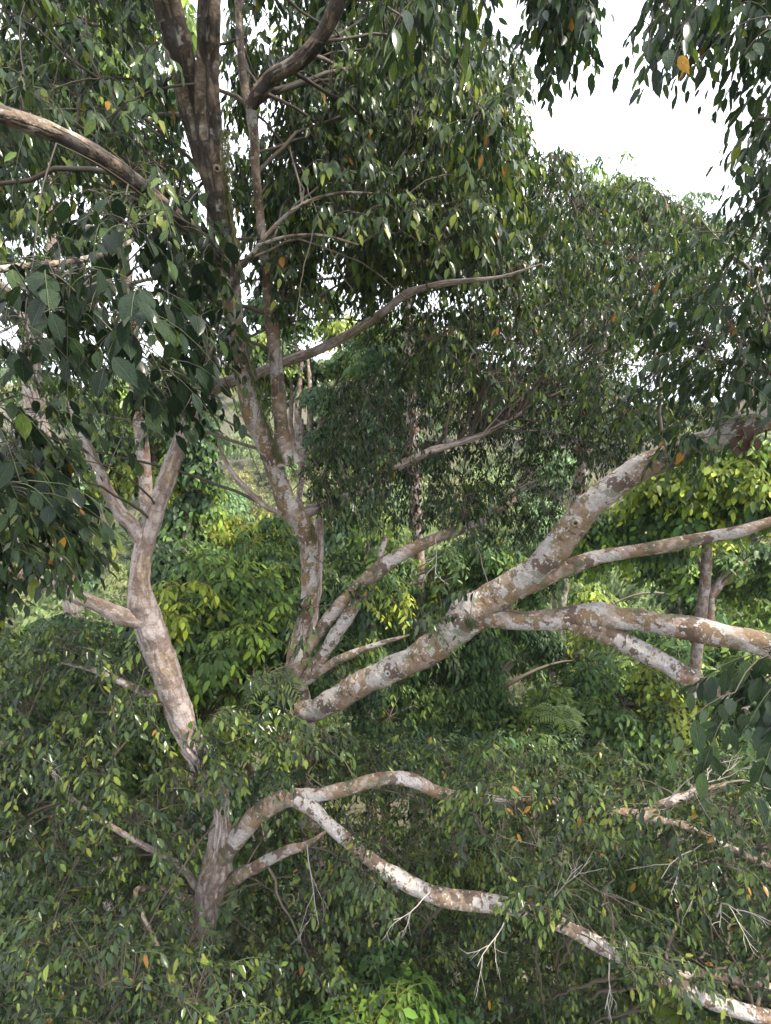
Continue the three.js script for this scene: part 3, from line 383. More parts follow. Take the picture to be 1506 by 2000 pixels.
// ---------------------------------------------------------------- broad-leaved climber on the central trunk
const VN = { root: thing('climbing_vine', 'climber with large drooping dark leaves smothering the central trunk and upper left limb', 'vine') };
{
  const vs = { sides: 7, rough: 0.1, tint: [0.045, 0.038, 0.025] };
  limb(VN, 'stem', [[430, 720, 5.9, 3.3], [425, 640, 5.7, 3.9], [412, 560, 5.45, 3.9], [398, 480, 5.05, 3.9], [350, 440, 4.55, 3.9], [300, 398, 4.15, 3.9], [250, 360, 3.85, 3.9], [190, 320, 3.55, 3.9], [110, 280, 3.25, 3.9]], TWIG, vs);
  limb(VN, 'stem', [[250, 360, 3.85, 3.9], [236, 440, 3.6, 3.3], [244, 540, 3.4, 2.8], [270, 640, 3.3, 2.8], [320, 740, 3.4, 2.2], [360, 830, 3.6, 1.7]], TWIG, vs);
  limb(VN, 'stem', [[110, 280, 3.25, 3.9], [80, 380, 3.1, 3.3], [66, 500, 3, 2.8], [50, 620, 3, 2.8], [70, 740, 3.1, 2.2], [140, 850, 3.3, 2.2], [210, 920, 3.5, 1.7]], TWIG, vs);
  limb(VN, 'stem', [[430, 720, 5.9, 2.2], [452, 770, 6.22, 2.2], [480, 860, 6.5, 1.7], [512, 940, 6.75, 1.7]], TWIG, vs);
  const pal = [0.24, 0.04, 0.008, 0.004], o = { len: 0.142, wide: 0.5, leaves: [4, 7], lod: 2, per: 12, sprig: 0.4, bough: 0.007, pal, bark: [0.07, 0.065, 0.045], tone: 0.6 };
  foliage(VN, { ...o, poly: [[340, 350], [400, 400], [440, 480], [460, 560], [480, 640], [440, 700], [380, 720], [330, 620], [300, 500]], d: [4.1, 5.4], n: 74, seed: 301, clump: 0.1 });
  foliage(VN, { ...o, poly: [[-150, 480], [150, 500], [330, 560], [380, 680], [380, 820], [300, 840], [260, 720], [120, 720], [-150, 760]], d: [2.6, 3.7], n: 76, seed: 302, clump: 0.2 });
  foliage(VN, { ...o, poly: [[150, 380], [250, 420], [360, 450], [330, 540], [180, 520], [100, 440]], d: [3.3, 4.3], n: 32, seed: 303, clump: 0.2 });
  foliage(VN, { ...o, len: 0.15, poly: [[270, 740], [400, 730], [430, 780], [420, 830], [350, 830], [280, 800]], d: [3.4, 4.2], n: 24, seed: 304, clump: 0.05 });
  foliage(VN, { ...o, len: 0.14, poly: [[-150, 780], [130, 790], [230, 860], [200, 990], [80, 1060], [-150, 1100]], d: [2.9, 3.9], n: 60, seed: 305, clump: 0.2, pal: [0.26, 0.06, 0.02, 0.02] });
  foliage(VN, { ...o, len: 0.12, poly: [[420, 600], [480, 640], [470, 740], [430, 720]], d: [5.4, 6], n: 16, seed: 306, clump: 0.05 });
  finish(VN, { shape: 'broad', mat: LEAFBIG, name: 'foliage' });
}

// ---------------------------------------------------------------- the nearest tree, its trunk beyond the right edge
const H = { root: thing('overhanging_tree', 'nearest tree whose dark drooping leaf sprays hang into the upper right corner against white sky', 'tree') };
{
  const foot = P(2050, 1100, 3.6);
  limb(H, 'trunk', [[toGround(foot), 0.4], [foot, 0.24], [P(2050, 300, 3.6), 0.2], [P(2000, -500, 3.4), 0.15]], BARK.dark, { sides: 14, step: 0.25 });
  limb(H, 'limb', [[P(2050, 100, 3.6), 0.09], [1800, -160, 3.3, 34], [1500, -260, 3.1, 26], [1200, -250, 3.1, 18], [1000, -200, 3.2, 8]], BARK.dark, { sides: 12 });
  limb(H, 'limb', [[P(2050, 500, 3.6), 0.08], [1850, 330, 3.5, 30], [1650, 250, 3.6, 20], [1480, 230, 3.8, 8]], BARK.dark, { sides: 12 });
  limb(H, 'limb', [[P(2050, 1100, 3.6), 0.07], [1800, 1180, 3.1, 26], [1620, 1230, 2.9, 18], [1480, 1300, 2.8, 8]], BARK.dark, { sides: 10 });
  limb(H, 'limb', [[P(2050, 700, 3.6), 0.07], [1850, 620, 3.8, 26], [1650, 560, 4.1, 16], [1480, 600, 4.4, 8]], BARK.dark, { sides: 10 });
  const pal = [0.2, 0.04, 0.012, 0.012];
  foliage(H, { poly: [[1030, -200], [1160, -200], [1165, 20], [1150, 80], [1110, 115], [1060, 110], [1030, 20]], d: [2.9, 3.7], n: 100, seed: 401, len: 0.108, pal, clump: 0.15, sprig: 0.36, wide: 0.42 });
  foliage(H, { poly: [[1320, -200], [1800, -200], [1800, 180], [1500, 160], [1430, 140], [1380, 70], [1330, 110], [1260, 120], [1265, 30]], d: [2.5, 3.6], n: 230, seed: 402, len: 0.108, pal, clump: 0.2, sprig: 0.36, wide: 0.42 });
  foliage(H, { poly: [[1480, 190], [1750, 160], [1750, 560], [1520, 480], [1460, 410], [1450, 320]], d: [3, 4.4], n: 190, seed: 403, len: 0.108, pal, clump: 0.2 });
  foliage(H, { poly: [[1370, 1330], [1450, 1290], [1750, 1240], [1750, 1500], [1460, 1470], [1350, 1440]], d: [2.3, 3], n: 58, seed: 404, pal: [0.15, 0.02, 0.004, 0.002], clump: 0.05, len: 0.13, wide: 0.6, sprig: 0.3 });
  foliage(H, { poly: [[1290, 540], [1420, 480], [1750, 480], [1750, 830], [1500, 790], [1350, 800], [1250, 740]], d: [3.8, 5.2], n: 150, seed: 405, pal, clump: 0.55 });
  finish(H, { parts: 300 });
}

// ---------------------------------------------------------------- leafy sprays that are copied through crowns farther back
function sprayGeo(seed, n, wide, lod) { // one drooping spray about a metre across, leaves of 0.2
  const r = mulberry(seed), b = new Buf(600);
  for (let s = 0; s < 5; s++) {
    const an = s * 1.2566 + r(), out = V(Math.cos(an), 0, Math.sin(an)), L = 0.3 + 0.3 * r(), st = V(0, 0.12 * r(), 0), en = out.clone().multiplyScalar(L).add(V(0, -0.15 - 0.3 * r(), 0)), q = bez(st, out.clone().multiplyScalar(L * 0.6).add(V(0, 0.12, 0)), en, 5), side = V(-out.z, 0, out.x);
    thin(b, q, 0.009, 0.004, [1.4, 0.9, 1.1]);
    for (let k = 0; k < n / 5; k++) {
      const t = (k + 0.5 + r() * 0.5) / (n / 5 + 0.4), i = Math.min(4, Math.floor(t * 5)), p = q[i].clone().lerp(q[i + 1], t * 5 - i), sg = k % 2 ? 1 : -1, g = 0.7 + 0.7 * r(), y = r() < (t > 0.6 ? 0.45 : 0.12) ? 1 : 0;
      const a = V(0, -0.85, 0).addScaledVector(side, sg * (0.3 + 0.5 * r())).addScaledVector(out, 0.2 + 0.5 * r()).add(V(r() - 0.5, r() - 0.5, r() - 0.5).multiplyScalar(0.6)).normalize(), nv = out.clone().addScaledVector(side, sg * 0.5).add(V(r() - 0.5, 0.5 * r() + 0.2, r() - 0.5).multiplyScalar(1.3)), ll = 0.2 * (0.5 + 0.9 * r());
      addLeaf(b, p, a, nv, ll, ll * wide * (0.85 + 0.3 * r()), y ? [g * 1.8, g * 1.6, g * 1.0] : [g, g, g], 0.15 + 0.35 * r(), 0.3 * r(), lod);
    }
  }
  return b.geo();
}
const SPRAY = [sprayGeo(901, 30, 0.4, 1), sprayGeo(902, 34, 0.46, 1), sprayGeo(903, 30, 0.36, 1), sprayGeo(904, 26, 0.52, 1)];
const _e = new THREE.Euler(), _qq = new THREE.Quaternion();
function sprays(parent, list, variant, mat = LEAFFAR) { // list of [point, size, colour]
  const m = new THREE.InstancedMesh(SPRAY[variant % SPRAY.length], mat, list.length), r = mulberry(list.length * 7 + variant), M = new THREE.Matrix4(); m.name = 'crown'; m.castShadow = m.receiveShadow = true; m.userData.kind = 'stuff';
  list.forEach(([p, s, c], k) => { _qq.setFromEuler(_e.set((r() - 0.5) * 0.7, r() * 6.2832, (r() - 0.5) * 0.7)); M.compose(p, _qq, V(s, s * (0.85 + 0.3 * r()), s)); m.setMatrixAt(k, M); m.setColorAt(k, new THREE.Color().setRGB(c[0], c[1], c[2])); });
  parent.add(m);
}
{ // the shaded back of the forked tree's crown
  const r = mulberry(211), list = [], poly = [[480, 1420], [1700, 1460], [1700, 2250], [-220, 2250], [-220, 1300], [200, 1260], [330, 1450], [420, 1560]];
  while (list.length < 1700) { const px = lerp(-220, 1700, r()), py = lerp(1250, 2250, r()); if (!inside(poly, px, py)) continue; const p = P(px, py, lerp(8.8, 11.5, r())); if (noise(p.x * 0.8, p.y * 0.8, p.z * 0.8) < -0.25) continue; const k = 0.8 + 0.5 * r(); list.push([p, 0.62 + 0.3 * r(), r() < 0.35 ? GREEN.mid.map((c) => c * k) : GREEN.dark.map((c) => c * k)]); }
  sprays(A.root, list, 2);
}

// ---------------------------------------------------------------- neighbouring trees behind, each with its own trunk and crown
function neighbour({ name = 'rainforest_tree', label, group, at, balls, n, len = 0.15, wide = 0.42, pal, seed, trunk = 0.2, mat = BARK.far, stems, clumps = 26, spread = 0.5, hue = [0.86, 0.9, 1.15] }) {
  const r = mulberry(seed), T = { root: thing(name, label, 'tree', group), skel: [], leaves: [] }, [px, py, d] = at, c = P(px, py, d), foot = toGround(c);
  const k = d / 10;
  limb(T, 'trunk', [[foot, trunk * 1.5], [foot.clone().lerp(c, 0.5).add(V((r() - 0.5) * k, 0, (r() - 0.5) * k)), trunk * 1.1], [c, trunk * 0.7], [c.clone().add(V((r() - 0.5) * k, k * 0.8, 0)), trunk * 0.35]], mat, { sides: 12, step: 0.25, rough: 0.08 });
  for (const s of stems ?? []) limb(T, 'limb', s, mat, { sides: 10, step: 0.15, rough: 0.1 });
  T.twigs = new Buf(); const list = [];
  let vol = 0; const B_ = balls.map(([bx, by, bd, rx, ry]) => { const v = rx * ry; vol += v; return [P(bx, by, bd), rx * bd / F, ry * bd / F, v]; });
  for (const [bc, rx, ry, v] of B_) {
    const s = nearest(T.skel, bc); if (s) thin(T.twigs, bez(s[0], s[0].clone().lerp(bc, 0.6).add(V(0, 0.3 * k, 0)), bc, 6), Math.min(s[1], 0.05 * k), 0.015 * k, [0.1, 0.08, 0.06], 5);
    const nl = Math.round(n * v / vol), nc = Math.max(5, Math.round(clumps * v / vol));
    for (let q = 0; q < nc; q++) {
      const z = r() * 2 - 1, an = r() * 6.2832, h = Math.sqrt(1 - z * z), rad = 0.45 + 0.55 * Math.cbrt(r()), dir = V(h * Math.cos(an), z * 0.9 + 0.1, h * Math.sin(an)), cc = bc.clone().add(V(dir.x * rx * rad, dir.y * ry * rad, dir.z * Math.min(rx, ry * 1.3) * rad)), cr = Math.min(rx, ry) * spread * (0.6 + 0.7 * r());
      thin(T.twigs, bez(bc, bc.clone().lerp(cc, 0.5).add(V(0, 0.15 * k, 0)), cc, 4), 0.014 * k, 0.005 * k, [0.1, 0.08, 0.06]);
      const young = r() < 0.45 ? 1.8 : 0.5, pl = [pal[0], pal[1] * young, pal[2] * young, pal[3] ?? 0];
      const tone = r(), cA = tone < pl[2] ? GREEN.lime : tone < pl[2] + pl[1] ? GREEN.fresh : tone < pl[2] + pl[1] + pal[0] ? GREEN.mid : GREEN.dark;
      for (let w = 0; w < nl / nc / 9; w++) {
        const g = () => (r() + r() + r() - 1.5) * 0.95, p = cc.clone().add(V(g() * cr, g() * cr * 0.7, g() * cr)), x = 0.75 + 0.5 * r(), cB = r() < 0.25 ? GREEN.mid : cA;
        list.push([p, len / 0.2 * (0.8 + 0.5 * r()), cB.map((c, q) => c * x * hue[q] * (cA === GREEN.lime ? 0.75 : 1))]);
      }
    }
  }
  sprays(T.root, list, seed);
  finish(T, { parts: 0, mat: LEAFFAR });
}
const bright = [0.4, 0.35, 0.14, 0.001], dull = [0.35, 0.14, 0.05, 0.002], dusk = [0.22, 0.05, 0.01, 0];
neighbour({ label: 'bushy tree with yellow green drooping leaves between the pale stem and the central trunk', at: [470, 1330, 10.5], seed: 501, n: 9500, hue: [1, 1, 1], pal: [0.36, 0.33, 0.16, 0.002], clumps: 60, balls: [[470, 1240, 10.5, 110, 130], [420, 1370, 10.2, 90, 90], [540, 1330, 10.8, 90, 120], [430, 1180, 11, 90, 90], [520, 1170, 11, 70, 90]], len: 0.15, trunk: 0.1, stems: [[[462, 1340, 10, 15], [460, 1290, 10, 15], [458, 1235, 10.1, 14], [455, 1150, 10.3, 10]]] });
neighbour({ label: 'lime green rounded crown with sunlight put into its leaf colour, beyond the gap left of the central trunk', at: [490, 1130, 20], seed: 502, n: 7500, hue: [1.05, 1.05, 1.1], pal: [0.2, 0.5, 0.35], clumps: 46, balls: [[490, 1090, 20, 90, 80], [430, 1110, 20.5, 70, 70], [550, 1120, 20, 60, 80], [490, 1170, 19, 110, 60]], len: 0.22, trunk: 0.2 });  // lime leaf palette lifted to stand in for sunlight on this crown
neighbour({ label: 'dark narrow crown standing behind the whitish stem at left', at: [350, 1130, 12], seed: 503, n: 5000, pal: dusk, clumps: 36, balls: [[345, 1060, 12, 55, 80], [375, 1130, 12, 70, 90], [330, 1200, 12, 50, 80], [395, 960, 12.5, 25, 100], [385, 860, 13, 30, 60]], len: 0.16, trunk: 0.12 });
neighbour({ label: 'light green tree seen through the gap behind the left fork', at: [300, 900, 18], seed: 504, n: 5500, pal: bright, clumps: 40, balls: [[300, 830, 18, 90, 80], [230, 900, 18, 80, 70], [380, 930, 19, 60, 70], [280, 960, 18, 80, 60]], len: 0.2, trunk: 0.2 });
neighbour({ label: 'tall pale stemmed tree with a cluster of upright reddish trunks right of the central trunk', at: [590, 900, 21], seed: 505, n: 6500, pal: [0.35, 0.25, 0.1], clumps: 46, trunk: 0.2, len: 0.21,
  stems: [[[588, 905, 21, 18], [583, 850, 21, 16], [582, 790, 21, 14], [590, 700, 21, 8]], [[592, 900, 21, 18], [604, 840, 20.8, 14], [607, 780, 20.8, 12], [600, 690, 21, 6]], [[580, 900, 21, 14], [568, 830, 21.2, 10], [570, 760, 21.2, 8], [560, 690, 21, 4]], [[600, 890, 20.6, 12], [622, 840, 20.5, 9], [638, 790, 20.5, 8], [660, 740, 20.5, 4]]],
  balls: [[600, 690, 21, 110, 60], [690, 760, 21, 90, 70], [520, 740, 22, 60, 60], [640, 850, 22, 50, 50], [700, 680, 20, 80, 60]] });
neighbour({ label: 'hazy mid green tree half hidden behind the dark foliage at centre right', at: [760, 760, 16], seed: 506, n: 7500, pal: dull, clumps: 50, balls: [[720, 760, 16, 110, 90], [860, 700, 16.5, 120, 80], [800, 860, 16, 130, 80], [680, 870, 15.5, 60, 70], [1010, 680, 17, 130, 90], [1130, 720, 17, 90, 60]], len: 0.18, trunk: 0.18 });
neighbour({ label: 'yellow green leafy tree under the upper right mottled limb', at: [1380, 1000, 11], seed: 507, n: 9000, hue: [0.78, 0.86, 1.05], pal: [0.33, 0.4, 0.2, 0.01], clumps: 60, balls: [[1330, 970, 11, 110, 70], [1450, 950, 10.5, 130, 80], [1250, 1030, 11.5, 90, 60], [1560, 980, 10.5, 120, 100], [1180, 1060, 12, 80, 50]], len: 0.15, trunk: 0.14 });
neighbour({ label: 'small tree with a forked brown trunk in the clearing below the right limbs', at: [1388, 1165, 14], seed: 508, n: 5500, pal: [0.35, 0.3, 0.15, 0.004], clumps: 40, trunk: 0.14, len: 0.17,
  stems: [[[1387, 1210, 14, 18], [1388, 1165, 14, 17], [1376, 1125, 14, 13], [1366, 1095, 14, 9], [1340, 1050, 14, 5]], [[1389, 1170, 14, 14], [1412, 1140, 13.9, 11], [1440, 1112, 13.8, 9], [1490, 1070, 13.7, 5]]],
  balls: [[1300, 1120, 14.5, 70, 40], [1480, 1120, 14.5, 80, 60], [1370, 1060, 14, 90, 40], [1560, 1150, 14, 80, 80]] });
neighbour({ label: 'bright green shrubby tree glowing below the right limb fork', at: [1330, 1240, 20], seed: 509, n: 7000, pal: [0.3, 0.5, 0.2], clumps: 46, balls: [[1300, 1200, 20, 110, 50], [1430, 1180, 20, 90, 60], [1200, 1180, 20, 80, 50], [1480, 1280, 19, 120, 60], [1350, 1320, 18, 130, 60]], len: 0.22, trunk: 0.16 });
neighbour({ label: 'grey green tree filling the middle below the great right limb', at: [950, 1400, 14], seed: 510, n: 10000, pal: [0.38, 0.16, 0.05, 0.002], clumps: 66, balls: [[860, 1340, 14, 100, 90], [1000, 1290, 14, 100, 90], [1120, 1290, 14.5, 90, 80], [960, 1420, 13, 140, 80], [760, 1400, 13, 90, 90], [800, 1200, 15, 90, 80]], len: 0.16, trunk: 0.16 });
neighbour({ label: 'dense dark tree with small leaves beneath the right limbs', at: [1250, 1420, 12.5], seed: 511, n: 10000, pal: [0.34, 0.2, 0.09, 0.01], clumps: 66, balls: [[1220, 1380, 12.5, 110, 80], [1340, 1400, 12, 110, 80], [1120, 1440, 12, 110, 80], [1450, 1440, 12, 110, 90], [1280, 1480, 11.5, 160, 60]], len: 0.15, trunk: 0.14 });
neighbour({ label: 'shaded tree crown between the central trunk and the thin mottled limbs', at: [720, 1130, 13], seed: 512, n: 7000, pal: dull, clumps: 50, balls: [[700, 1080, 13, 80, 80], [800, 1120, 13.5, 90, 80], [900, 1110, 14, 90, 70], [690, 1200, 13, 70, 90], [1000, 1120, 14, 80, 70]], len: 0.16, trunk: 0.14 });
neighbour({ label: 'low tree with glossy fresh green leaves at the bottom centre', at: [740, 2060, 6.7], seed: 513, n: 3600, pal: [0.3, 0.6, 0.1, 0], clumps: 34, balls: [[720, 1960, 6.9, 80, 50], [640, 2030, 6.7, 90, 60], [820, 2040, 6.9, 80, 60]], len: 0.15, hue: [0.5, 0.72, 0.75], trunk: 0.07 });
neighbour({ label: 'low dark tree at the bottom right behind the mossy limb', at: [1150, 2000, 10.5], seed: 514, n: 6500, pal: [0.5, 0.2, 0.04, 0], clumps: 44, balls: [[1060, 1980, 10.5, 130, 90], [1250, 2000, 10.5, 130, 100], [1420, 1920, 10.5, 120, 100], [1500, 1820, 10.8, 100, 80]], len: 0.16, trunk: 0.1, stems: [[[1366, 1960, 9.6, 26], [1375, 1920, 9.4, 26], [1392, 1870, 9.2, 22], [1402, 1825, 9, 16], [1408, 1790, 9, 5]]] });
neighbour({ label: 'leafy tree crowding the lower left edge behind the drooping twigs', at: [120, 1500, 11], seed: 515, n: 8000, pal: [0.34, 0.2, 0.1, 0.003], clumps: 56, balls: [[60, 1350, 11, 130, 110], [200, 1330, 11.5, 110, 110], [120, 1520, 10.5, 150, 110], [260, 1480, 11, 100, 100], [-60, 1500, 11, 100, 120]], len: 0.15, trunk: 0.12 });
neighbour({ label: 'pale leaning trunks of a tree against white sky at the far left', at: [66, 760, 13], seed: 516, n: 4200, pal: dull, clumps: 44, trunk: 0.26, len: 0.16, mat: BARK.pale,
  stems: [[[66, 800, 13, 40], [62, 700, 13, 40], [70, 640, 13, 34], [92, 540, 13, 26], [104, 440, 13, 24], [100, 360, 13, 20], [80, 200, 13, 12]], [[66, 700, 13, 36], [48, 630, 13, 32], [20, 580, 13, 28], [-40, 520, 13, 22]]],
  balls: [[30, 340, 13, 90, 90], [150, 560, 14, 80, 100], [200, 330, 14, 90, 90], [20, 470, 14, 60, 60], [160, 760, 14, 110, 80], [-80, 620, 13, 80, 120], [110, 140, 13, 120, 90]] });
neighbour({ label: 'bright leafy treetop behind the hanging sprays left of the white sky', at: [800, 420, 13], seed: 517, n: 6500, pal: [0.35, 0.32, 0.14, 0.006], clumps: 56, trunk: 0.2, len: 0.16, balls: [[640, 430, 13, 140, 110], [820, 400, 13.5, 130, 120], [700, 220, 13, 150, 120], [900, 250, 13.5, 90, 110], [560, 560, 13, 80, 90], [780, 60, 13, 150, 90]] });
neighbour({ label: 'rounded treetop rising into the bottom of the white sky patch', at: [1180, 560, 14], seed: 518, n: 9000, pal: [0.36, 0.26, 0.1, 0.008], clumps: 66, trunk: 0.2, len: 0.16, balls: [[1110, 420, 14, 80, 90], [1220, 450, 14, 100, 80], [1330, 480, 14, 100, 80], [1060, 540, 14, 110, 100], [1220, 580, 14, 120, 100], [960, 480, 14, 90, 100]] });
neighbour({ label: 'backlit tree behind the hanging leaves in the upper left', at: [180, 180, 10], seed: 519, n: 4200, pal: [0.35, 0.32, 0.14, 0.006], clumps: 50, trunk: 0.16, len: 0.15, balls: [[120, 60, 10, 120, 110], [250, 230, 10, 90, 110], [40, 200, 10, 90, 90], [300, 60, 10.5, 70, 90], [360, 560, 10.5, 50, 60]] });

// ---------------------------------------------------------------- small plants on the limbs, moss, knots, dead twigs
function fern(label, at, n, size, seed, col, name = 'fern') {
  const t = thing(name, label, 'fern'), c = P(...at), r = mulberry(seed);
  for (let k = 0; k < n; k++) {
    const an = k / n * 6.2832 + r() * 0.5, out = V(Math.cos(an), 0, Math.sin(an)), L = size * (0.7 + 0.5 * r()), q = bez(c, c.clone().addScaledVector(out, L * 0.5).add(V(0, L * (0.45 + 0.3 * r()), 0)), c.clone().addScaledVector(out, L).add(V(0, L * (0.25 * r() - 0.25), 0)), 12), b = new Buf(300), side = V(-out.z, 0, out.x), g = 0.8 + 0.4 * r(), cc = col.map((x) => x * g);
    thin(b, q, 0.004, 0.0015, [0.06, 0.06, 0.025]);
    for (let i = 1; i < 12; i++) for (const sg of [-1, 1]) { const w = Math.sin(Math.PI * (i + 1.5) / 14), a = side.clone().multiplyScalar(sg).addScaledVector(out, 0.45).add(V(0, -0.2, 0)).normalize(); addLeaf(b, q[i], a, V(0, 1, 0), L * 0.28 * w + 0.015, L * 0.06, cc, 0.1, 0.15, 1); }
    mesh('frond', b.geo(), LEAF, t); triangles += b.ni / 3;
  }
}
fern('pale green fern rosette growing at the base of the central fork', [532, 1342, 7.55], 14, 0.5, 601, [0.11, 0.17, 0.05]);
fern('small fern perched on the topmost right limb beside the dried brown leaves', [1440, 822, 5.25], 9, 0.26, 602, [0.1, 0.17, 0.04]);
fern('fern tuft at the bottom right edge below the mossy limb', [1330, 1985, 6.3], 12, 0.5, 603, [0.2, 0.3, 0.05]);
fern('spiky dark fern deep in the foliage under the great limb', [1100, 1408, 9.6], 12, 0.55, 604, [0.08, 0.14, 0.035]);
function rosette(name, label, category, at, list, mat = LEAFBIG) { // a few single broad leaves on stalks: [px offset, py offset, length, colour]
  const t = thing(name, label, category), c = P(...at), st = new Buf(200), r = mulberry(at[0]);
  for (const [dx, dy, len, col, w = 0.55] of list) {
    const e = P(at[0] + dx, at[1] + dy, at[2] - 0.1 - 0.12 * r()); thin(st, bez(c, c.clone().lerp(e, 0.5).add(V(0, 0.06, 0)), e, 4), 0.006, 0.004, [0.06, 0.09, 0.03], 5);
    const b = new Buf(64); addLeaf(b, e, V((r() - 0.5) * 0.5 + dx * 0.004, -1, 0.25 * r()).normalize(), V((r() - 0.5) * 0.6, 0.55, 1), len, len * w, col, 0.2, 0.15, 2); mesh('leaf', b.geo(), mat, t);
  }
  mesh('stalks', st.geo(), TWIG, t);
}
rosette('broad_leaf_plant', 'climbing plant with several very broad leaves above the arched lower limb', 'plant', [540, 1530, 6.75], [[-22, -40, 0.3, [0.07, 0.12, 0.03]], [4, -70, 0.3, [0.09, 0.16, 0.035]], [30, -55, 0.27, [0.05, 0.085, 0.035]], [24, -14, 0.24, [0.05, 0.09, 0.035], 0.7], [46, -30, 0.2, [0.04, 0.075, 0.03], 0.7], [-40, -10, 0.22, [0.035, 0.07, 0.025]], [-60, 10, 0.26, [0.03, 0.06, 0.02], 0.45]]);
rosette('seedling', 'bright green seedling sprouting beside the whitish stem', 'plant', [388, 1425, 6.5], [[-16, -16, 0.11, [0.16, 0.3, 0.045], 0.6], [2, -22, 0.1, [0.15, 0.3, 0.05], 0.6], [14, -6, 0.12, [0.13, 0.26, 0.04], 0.6], [-4, -42, 0.08, [0.2, 0.32, 0.05], 0.4]]);
rosette('dried_leaf_tuft', 'dried brown leaf tuft lodged on the topmost right limb', 'plant', [1456, 862, 5.0], [[-22, -10, 0.14, [0.09, 0.045, 0.03]], [-8, -26, 0.15, [0.11, 0.055, 0.035]], [12, -22, 0.15, [0.08, 0.04, 0.028]], [22, -6, 0.13, [0.1, 0.05, 0.03]], [0, -4, 0.14, [0.07, 0.038, 0.026], 0.7], [-14, 8, 0.12, [0.12, 0.06, 0.036]]]);
rosette('yellow_leaf', 'large orange yellow leaf caught on the topmost right limb', 'leaf', [1336, 884, 5.2], [[-4, -6, 0.16, [0.52, 0.27, 0.03], 0.5]]);
function moss(list, seed, col, len) { // tufts of thin strands hanging on bark
  const b = new Buf(4000), r = mulberry(seed);
  for (const [x0, y0, x1, y1, d0, d1, n] of list) for (let k = 0; k < n; k++) { const t = r(), p = P(lerp(x0, x1, t) + (r() - 0.5) * 10, lerp(y0, y1, t), lerp(d0, d1, t)), L = len * (0.4 + r()), g = 0.6 + 0.8 * r(), e = p.clone().add(V((r() - 0.3) * L * 0.9, -L * (0.3 + 0.7 * r()), (r()) * L * 0.6)); thin(b, bez(p, p.clone().lerp(e, 0.4).add(V(L * 0.25 * (r() - 0.3), 0.04, L * 0.3)), e, 3), 0.004, 0.0012, col.map((c) => c * g)); }
  triangles += b.ni / 3; mesh('moss', b.geo(), TWIG, boneAt(B, P(list[0][0], list[0][1], list[0][4])), 'stuff');
}
moss([[438, 250, 446, 430, 4.86, 5.35, 420], [448, 430, 458, 500, 5.35, 5.6, 120]], 611, [0.1, 0.11, 0.035], 0.13);
moss([[482, 640, 498, 760, 6.05, 6.35, 420], [508, 790, 548, 900, 6.45, 6.75, 420], [566, 890, 575, 940, 6.7, 6.8, 160], [604, 1020, 612, 1060, 7.25, 7.35, 120]], 612, [0.075, 0.09, 0.025], 0.07);
function knot(tree, at, r0, tilt, bark = BARK.mottled) { // a healed branch scar: raised collar, hole darkness painted into the vertex colours
  const c = P(...at), g = new THREE.LatheGeometry([[0, -0.05], [0.42, -0.045], [0.55, 0], [0.75, 0.04], [1.05, 0.02], [1.35, -0.06]].map(([x, y]) => new THREE.Vector2(x * r0, y * r0 * 6)), 20), col = new Float32Array(g.attributes.position.count * 3), uv = g.attributes.uv;
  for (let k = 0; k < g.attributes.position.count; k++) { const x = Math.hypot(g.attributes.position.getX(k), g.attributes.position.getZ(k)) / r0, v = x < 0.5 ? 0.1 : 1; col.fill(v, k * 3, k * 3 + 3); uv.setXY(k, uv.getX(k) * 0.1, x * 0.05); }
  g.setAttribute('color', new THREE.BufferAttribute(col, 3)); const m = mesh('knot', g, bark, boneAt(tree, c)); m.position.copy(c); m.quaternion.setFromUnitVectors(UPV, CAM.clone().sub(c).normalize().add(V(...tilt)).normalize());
}
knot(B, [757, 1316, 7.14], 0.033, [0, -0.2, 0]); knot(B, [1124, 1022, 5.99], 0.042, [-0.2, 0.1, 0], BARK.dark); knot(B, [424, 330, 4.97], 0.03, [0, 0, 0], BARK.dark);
function deadTwig(tree, a, e, seed, rad = 0.009) { // bleached, leafless, forking
  const b = new Buf(400), r = mulberry(seed), col = [0.3, 0.27, 0.245];
  const grow = (p, dir, L, rr, lvl) => { const q = [p]; let c = p.clone(), dd = dir.clone(); for (let k = 0; k < 5; k++) { dd.add(V(r() - 0.5, r() - 0.55, r() - 0.5).multiplyScalar(0.5)).normalize(); c = c.clone().addScaledVector(dd, L / 5); q.push(c); } thin(b, q, rr, rr * 0.4, col, 5); if (lvl < 2) for (let k = 0; k < 3; k++) grow(q[2 + k], dd.clone().add(V(r() - 0.5, r() - 0.5, r() - 0.5).multiplyScalar(1.5)).normalize(), L * (0.35 + 0.3 * r()), rr * 0.5, lvl + 1); };
  const s = P(...a), d = P(...e).sub(s), L = d.length(); grow(s, d.normalize(), L, rad, 0); triangles += b.ni / 3; mesh('dead_twig', b.geo(), TWIG, boneAt(tree, s));
}
[[[840, 1742, 6.35], [770, 1810, 6.1]], [[990, 1790, 6.2], [930, 1890, 5.9]], [[1190, 1860, 6.05], [1190, 1990, 5.7]], [[1300, 1570, 6.8], [1400, 1450, 6.6]], [[1345, 1555, 6.9], [1440, 1500, 6.6], 0.012], [[600, 1650, 7.2], [640, 1800, 6.8]], [[1400, 1640, 6.7], [1290, 1720, 6.2]], [[1050, 1790, 6.2], [1120, 1650, 6]], [[1400, 1790, 6.2], [1440, 1680, 6], 0.012], [[130, 1555, 6.9], [210, 1440, 6.6]], [[60, 1465, 6.9], [-10, 1530, 6.6]]].forEach(([a, e, w], k) => deadTwig(A, a, e, 620 + k, w));
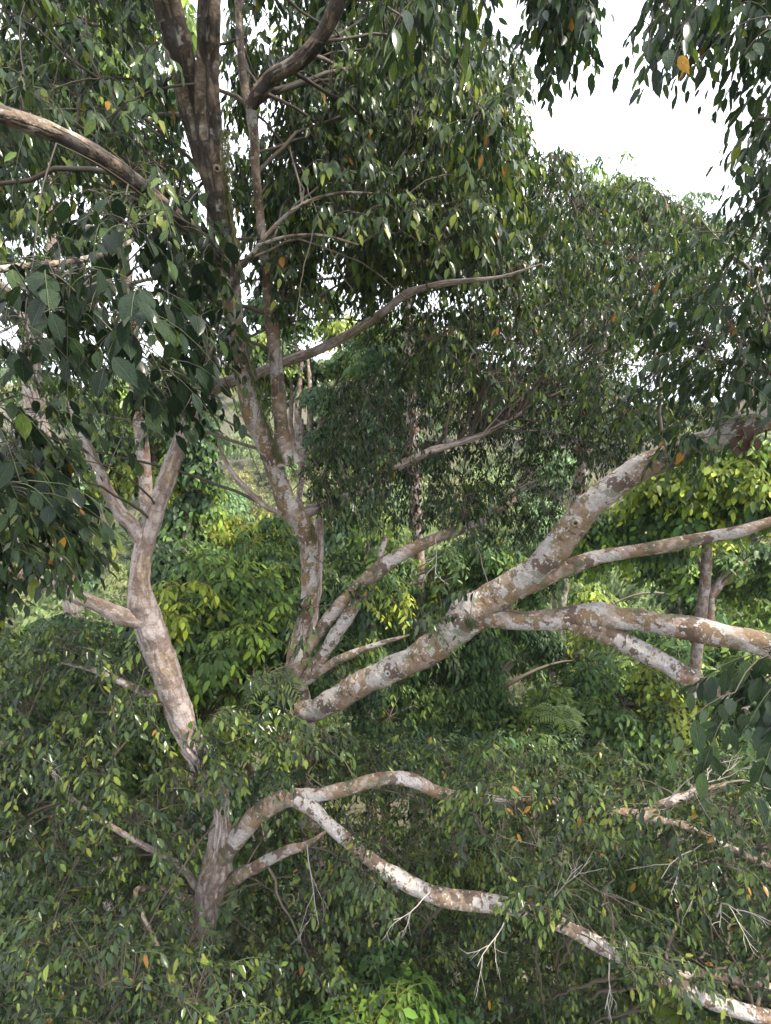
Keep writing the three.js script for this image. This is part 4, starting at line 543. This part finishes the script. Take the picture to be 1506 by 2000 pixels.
[[[560, 1385, 7.8], [465, 1420, 7.2], 0.012], [[700, 960, 7.9], [640, 900, 7.6]], [[940, 850, 8], [1010, 770, 7.6]], [[850, 1052, 7.6], [860, 1140, 7.3]]].forEach(([a, e, w], k) => deadTwig(B, a, e, 650 + k, w));
{ // thin hanging lianas
  const r = mulberry(661), t = VN.root;
  for (const [x, y, d, dx, dy] of [[548, 680, 6.35, 18, 260], [566, 780, 6.6, 8, 150], [530, 640, 6.2, -30, 180], [470, 560, 5.6, 40, 200], [590, 330, 5.2, 100, 240], [620, 420, 5.2, -40, 260]]) {
    const b = new Buf(200), a = P(x, y, d), e = P(x + dx, y + dy, d + 0.35), q = bez(a, a.clone().lerp(e, 0.5).add(V((r() - 0.5) * 0.3, -0.25, 0.15)), e, 14); for (const w of q.slice(1, -1)) w.add(V((r() - 0.5) * 0.03, 0, (r() - 0.5) * 0.03)); thin(b, q, 0.006, 0.004, [0.14, 0.11, 0.08], 5); mesh('strand', b.geo(), TWIG, t);
  }
}

// ---------------------------------------------------------------- far wood and undergrowth, too many to count
{
  const r = mulberry(71), proto = (seed, n, R, len, flat) => { const q = mulberry(seed), b = new Buf(4000); for (let k = 0; k < n; k++) { const z = q() * 1.5 - 0.5, an = q() * 6.2832, h = Math.sqrt(Math.max(0, 1 - z * z * 0.9)), lump = 0.72 + 0.28 * noise(Math.cos(an) * h * 2.4 + seed, z * 2.4, Math.sin(an) * h * 2.4), rd = R * lump * (0.7 + 0.3 * q()), p = V(Math.cos(an) * h * rd, z * rd * flat, Math.sin(an) * h * rd), o = p.clone().normalize(); const a = V(o.x * 0.6, -0.7 + 0.4 * o.y, o.z * 0.6).add(V(q() - 0.5, q() - 0.5, q() - 0.5)).normalize(), g = 0.7 + 0.6 * q(); addLeaf(b, p, a, o.add(V(q() - 0.5, 0.5, q() - 0.5)), len * (0.6 + 0.8 * q()), len * 0.45, [g * (0.9 + 0.2 * q()), g, g * 0.9], 0.25, 0.2, 0); } return b.geo(); };
  const spot = (cnt, test, sc) => { const out = []; let t = 0; while (out.length < cnt && t++ < cnt * 30) { const x = (r() - 0.5) * 300, z = -240 * r() + 15; if (!test(x, z)) continue; out.push([x, z, sc[0] + (sc[1] - sc[0]) * r()]); } return out; };
  const put = (name, geo, list, lift, label, category, tint) => {
    const m = new THREE.InstancedMesh(geo, LEAFFAR, list.length), q = new THREE.Quaternion(), M = new THREE.Matrix4(); m.name = name; m.castShadow = m.receiveShadow = true; m.userData = { label, category, kind: 'stuff' };
    list.forEach(([x, z, s], k) => { q.setFromAxisAngle(UPV, r() * 6.28); M.compose(V(x, ground(x, z) + lift * s, z), q, V(s, s * (0.85 + 0.4 * r()), s)); m.setMatrixAt(k, M); const g = 0.7 + 0.7 * r(), y = r(); m.setColorAt(k, new THREE.Color().setRGB(tint[0] * g * (0.8 + 0.7 * y), tint[1] * g, tint[2] * g)); });
    scene.add(m);
  };
  put('forest', proto(1, 2600, 4.2, 0.5, 0.8), spot(420, (x, z) => z < -30 && Math.abs(x) < 30 - z * 0.95, [0.8, 1.6]), 3.6, 'hazy green rainforest canopy covering the far hillside', 'forest', [0.12, 0.175, 0.065]);
  put('undergrowth', proto(2, 900, 1.7, 0.3, 0.8), spot(900, (x, z) => z > -75 && Math.abs(x) < 30 - z * 0.9, [0.7, 2.2]), 0.6, 'dense green undergrowth covering the forest floor', 'undergrowth', [0.055, 0.095, 0.036]);
}


renderer.render(scene, camera);
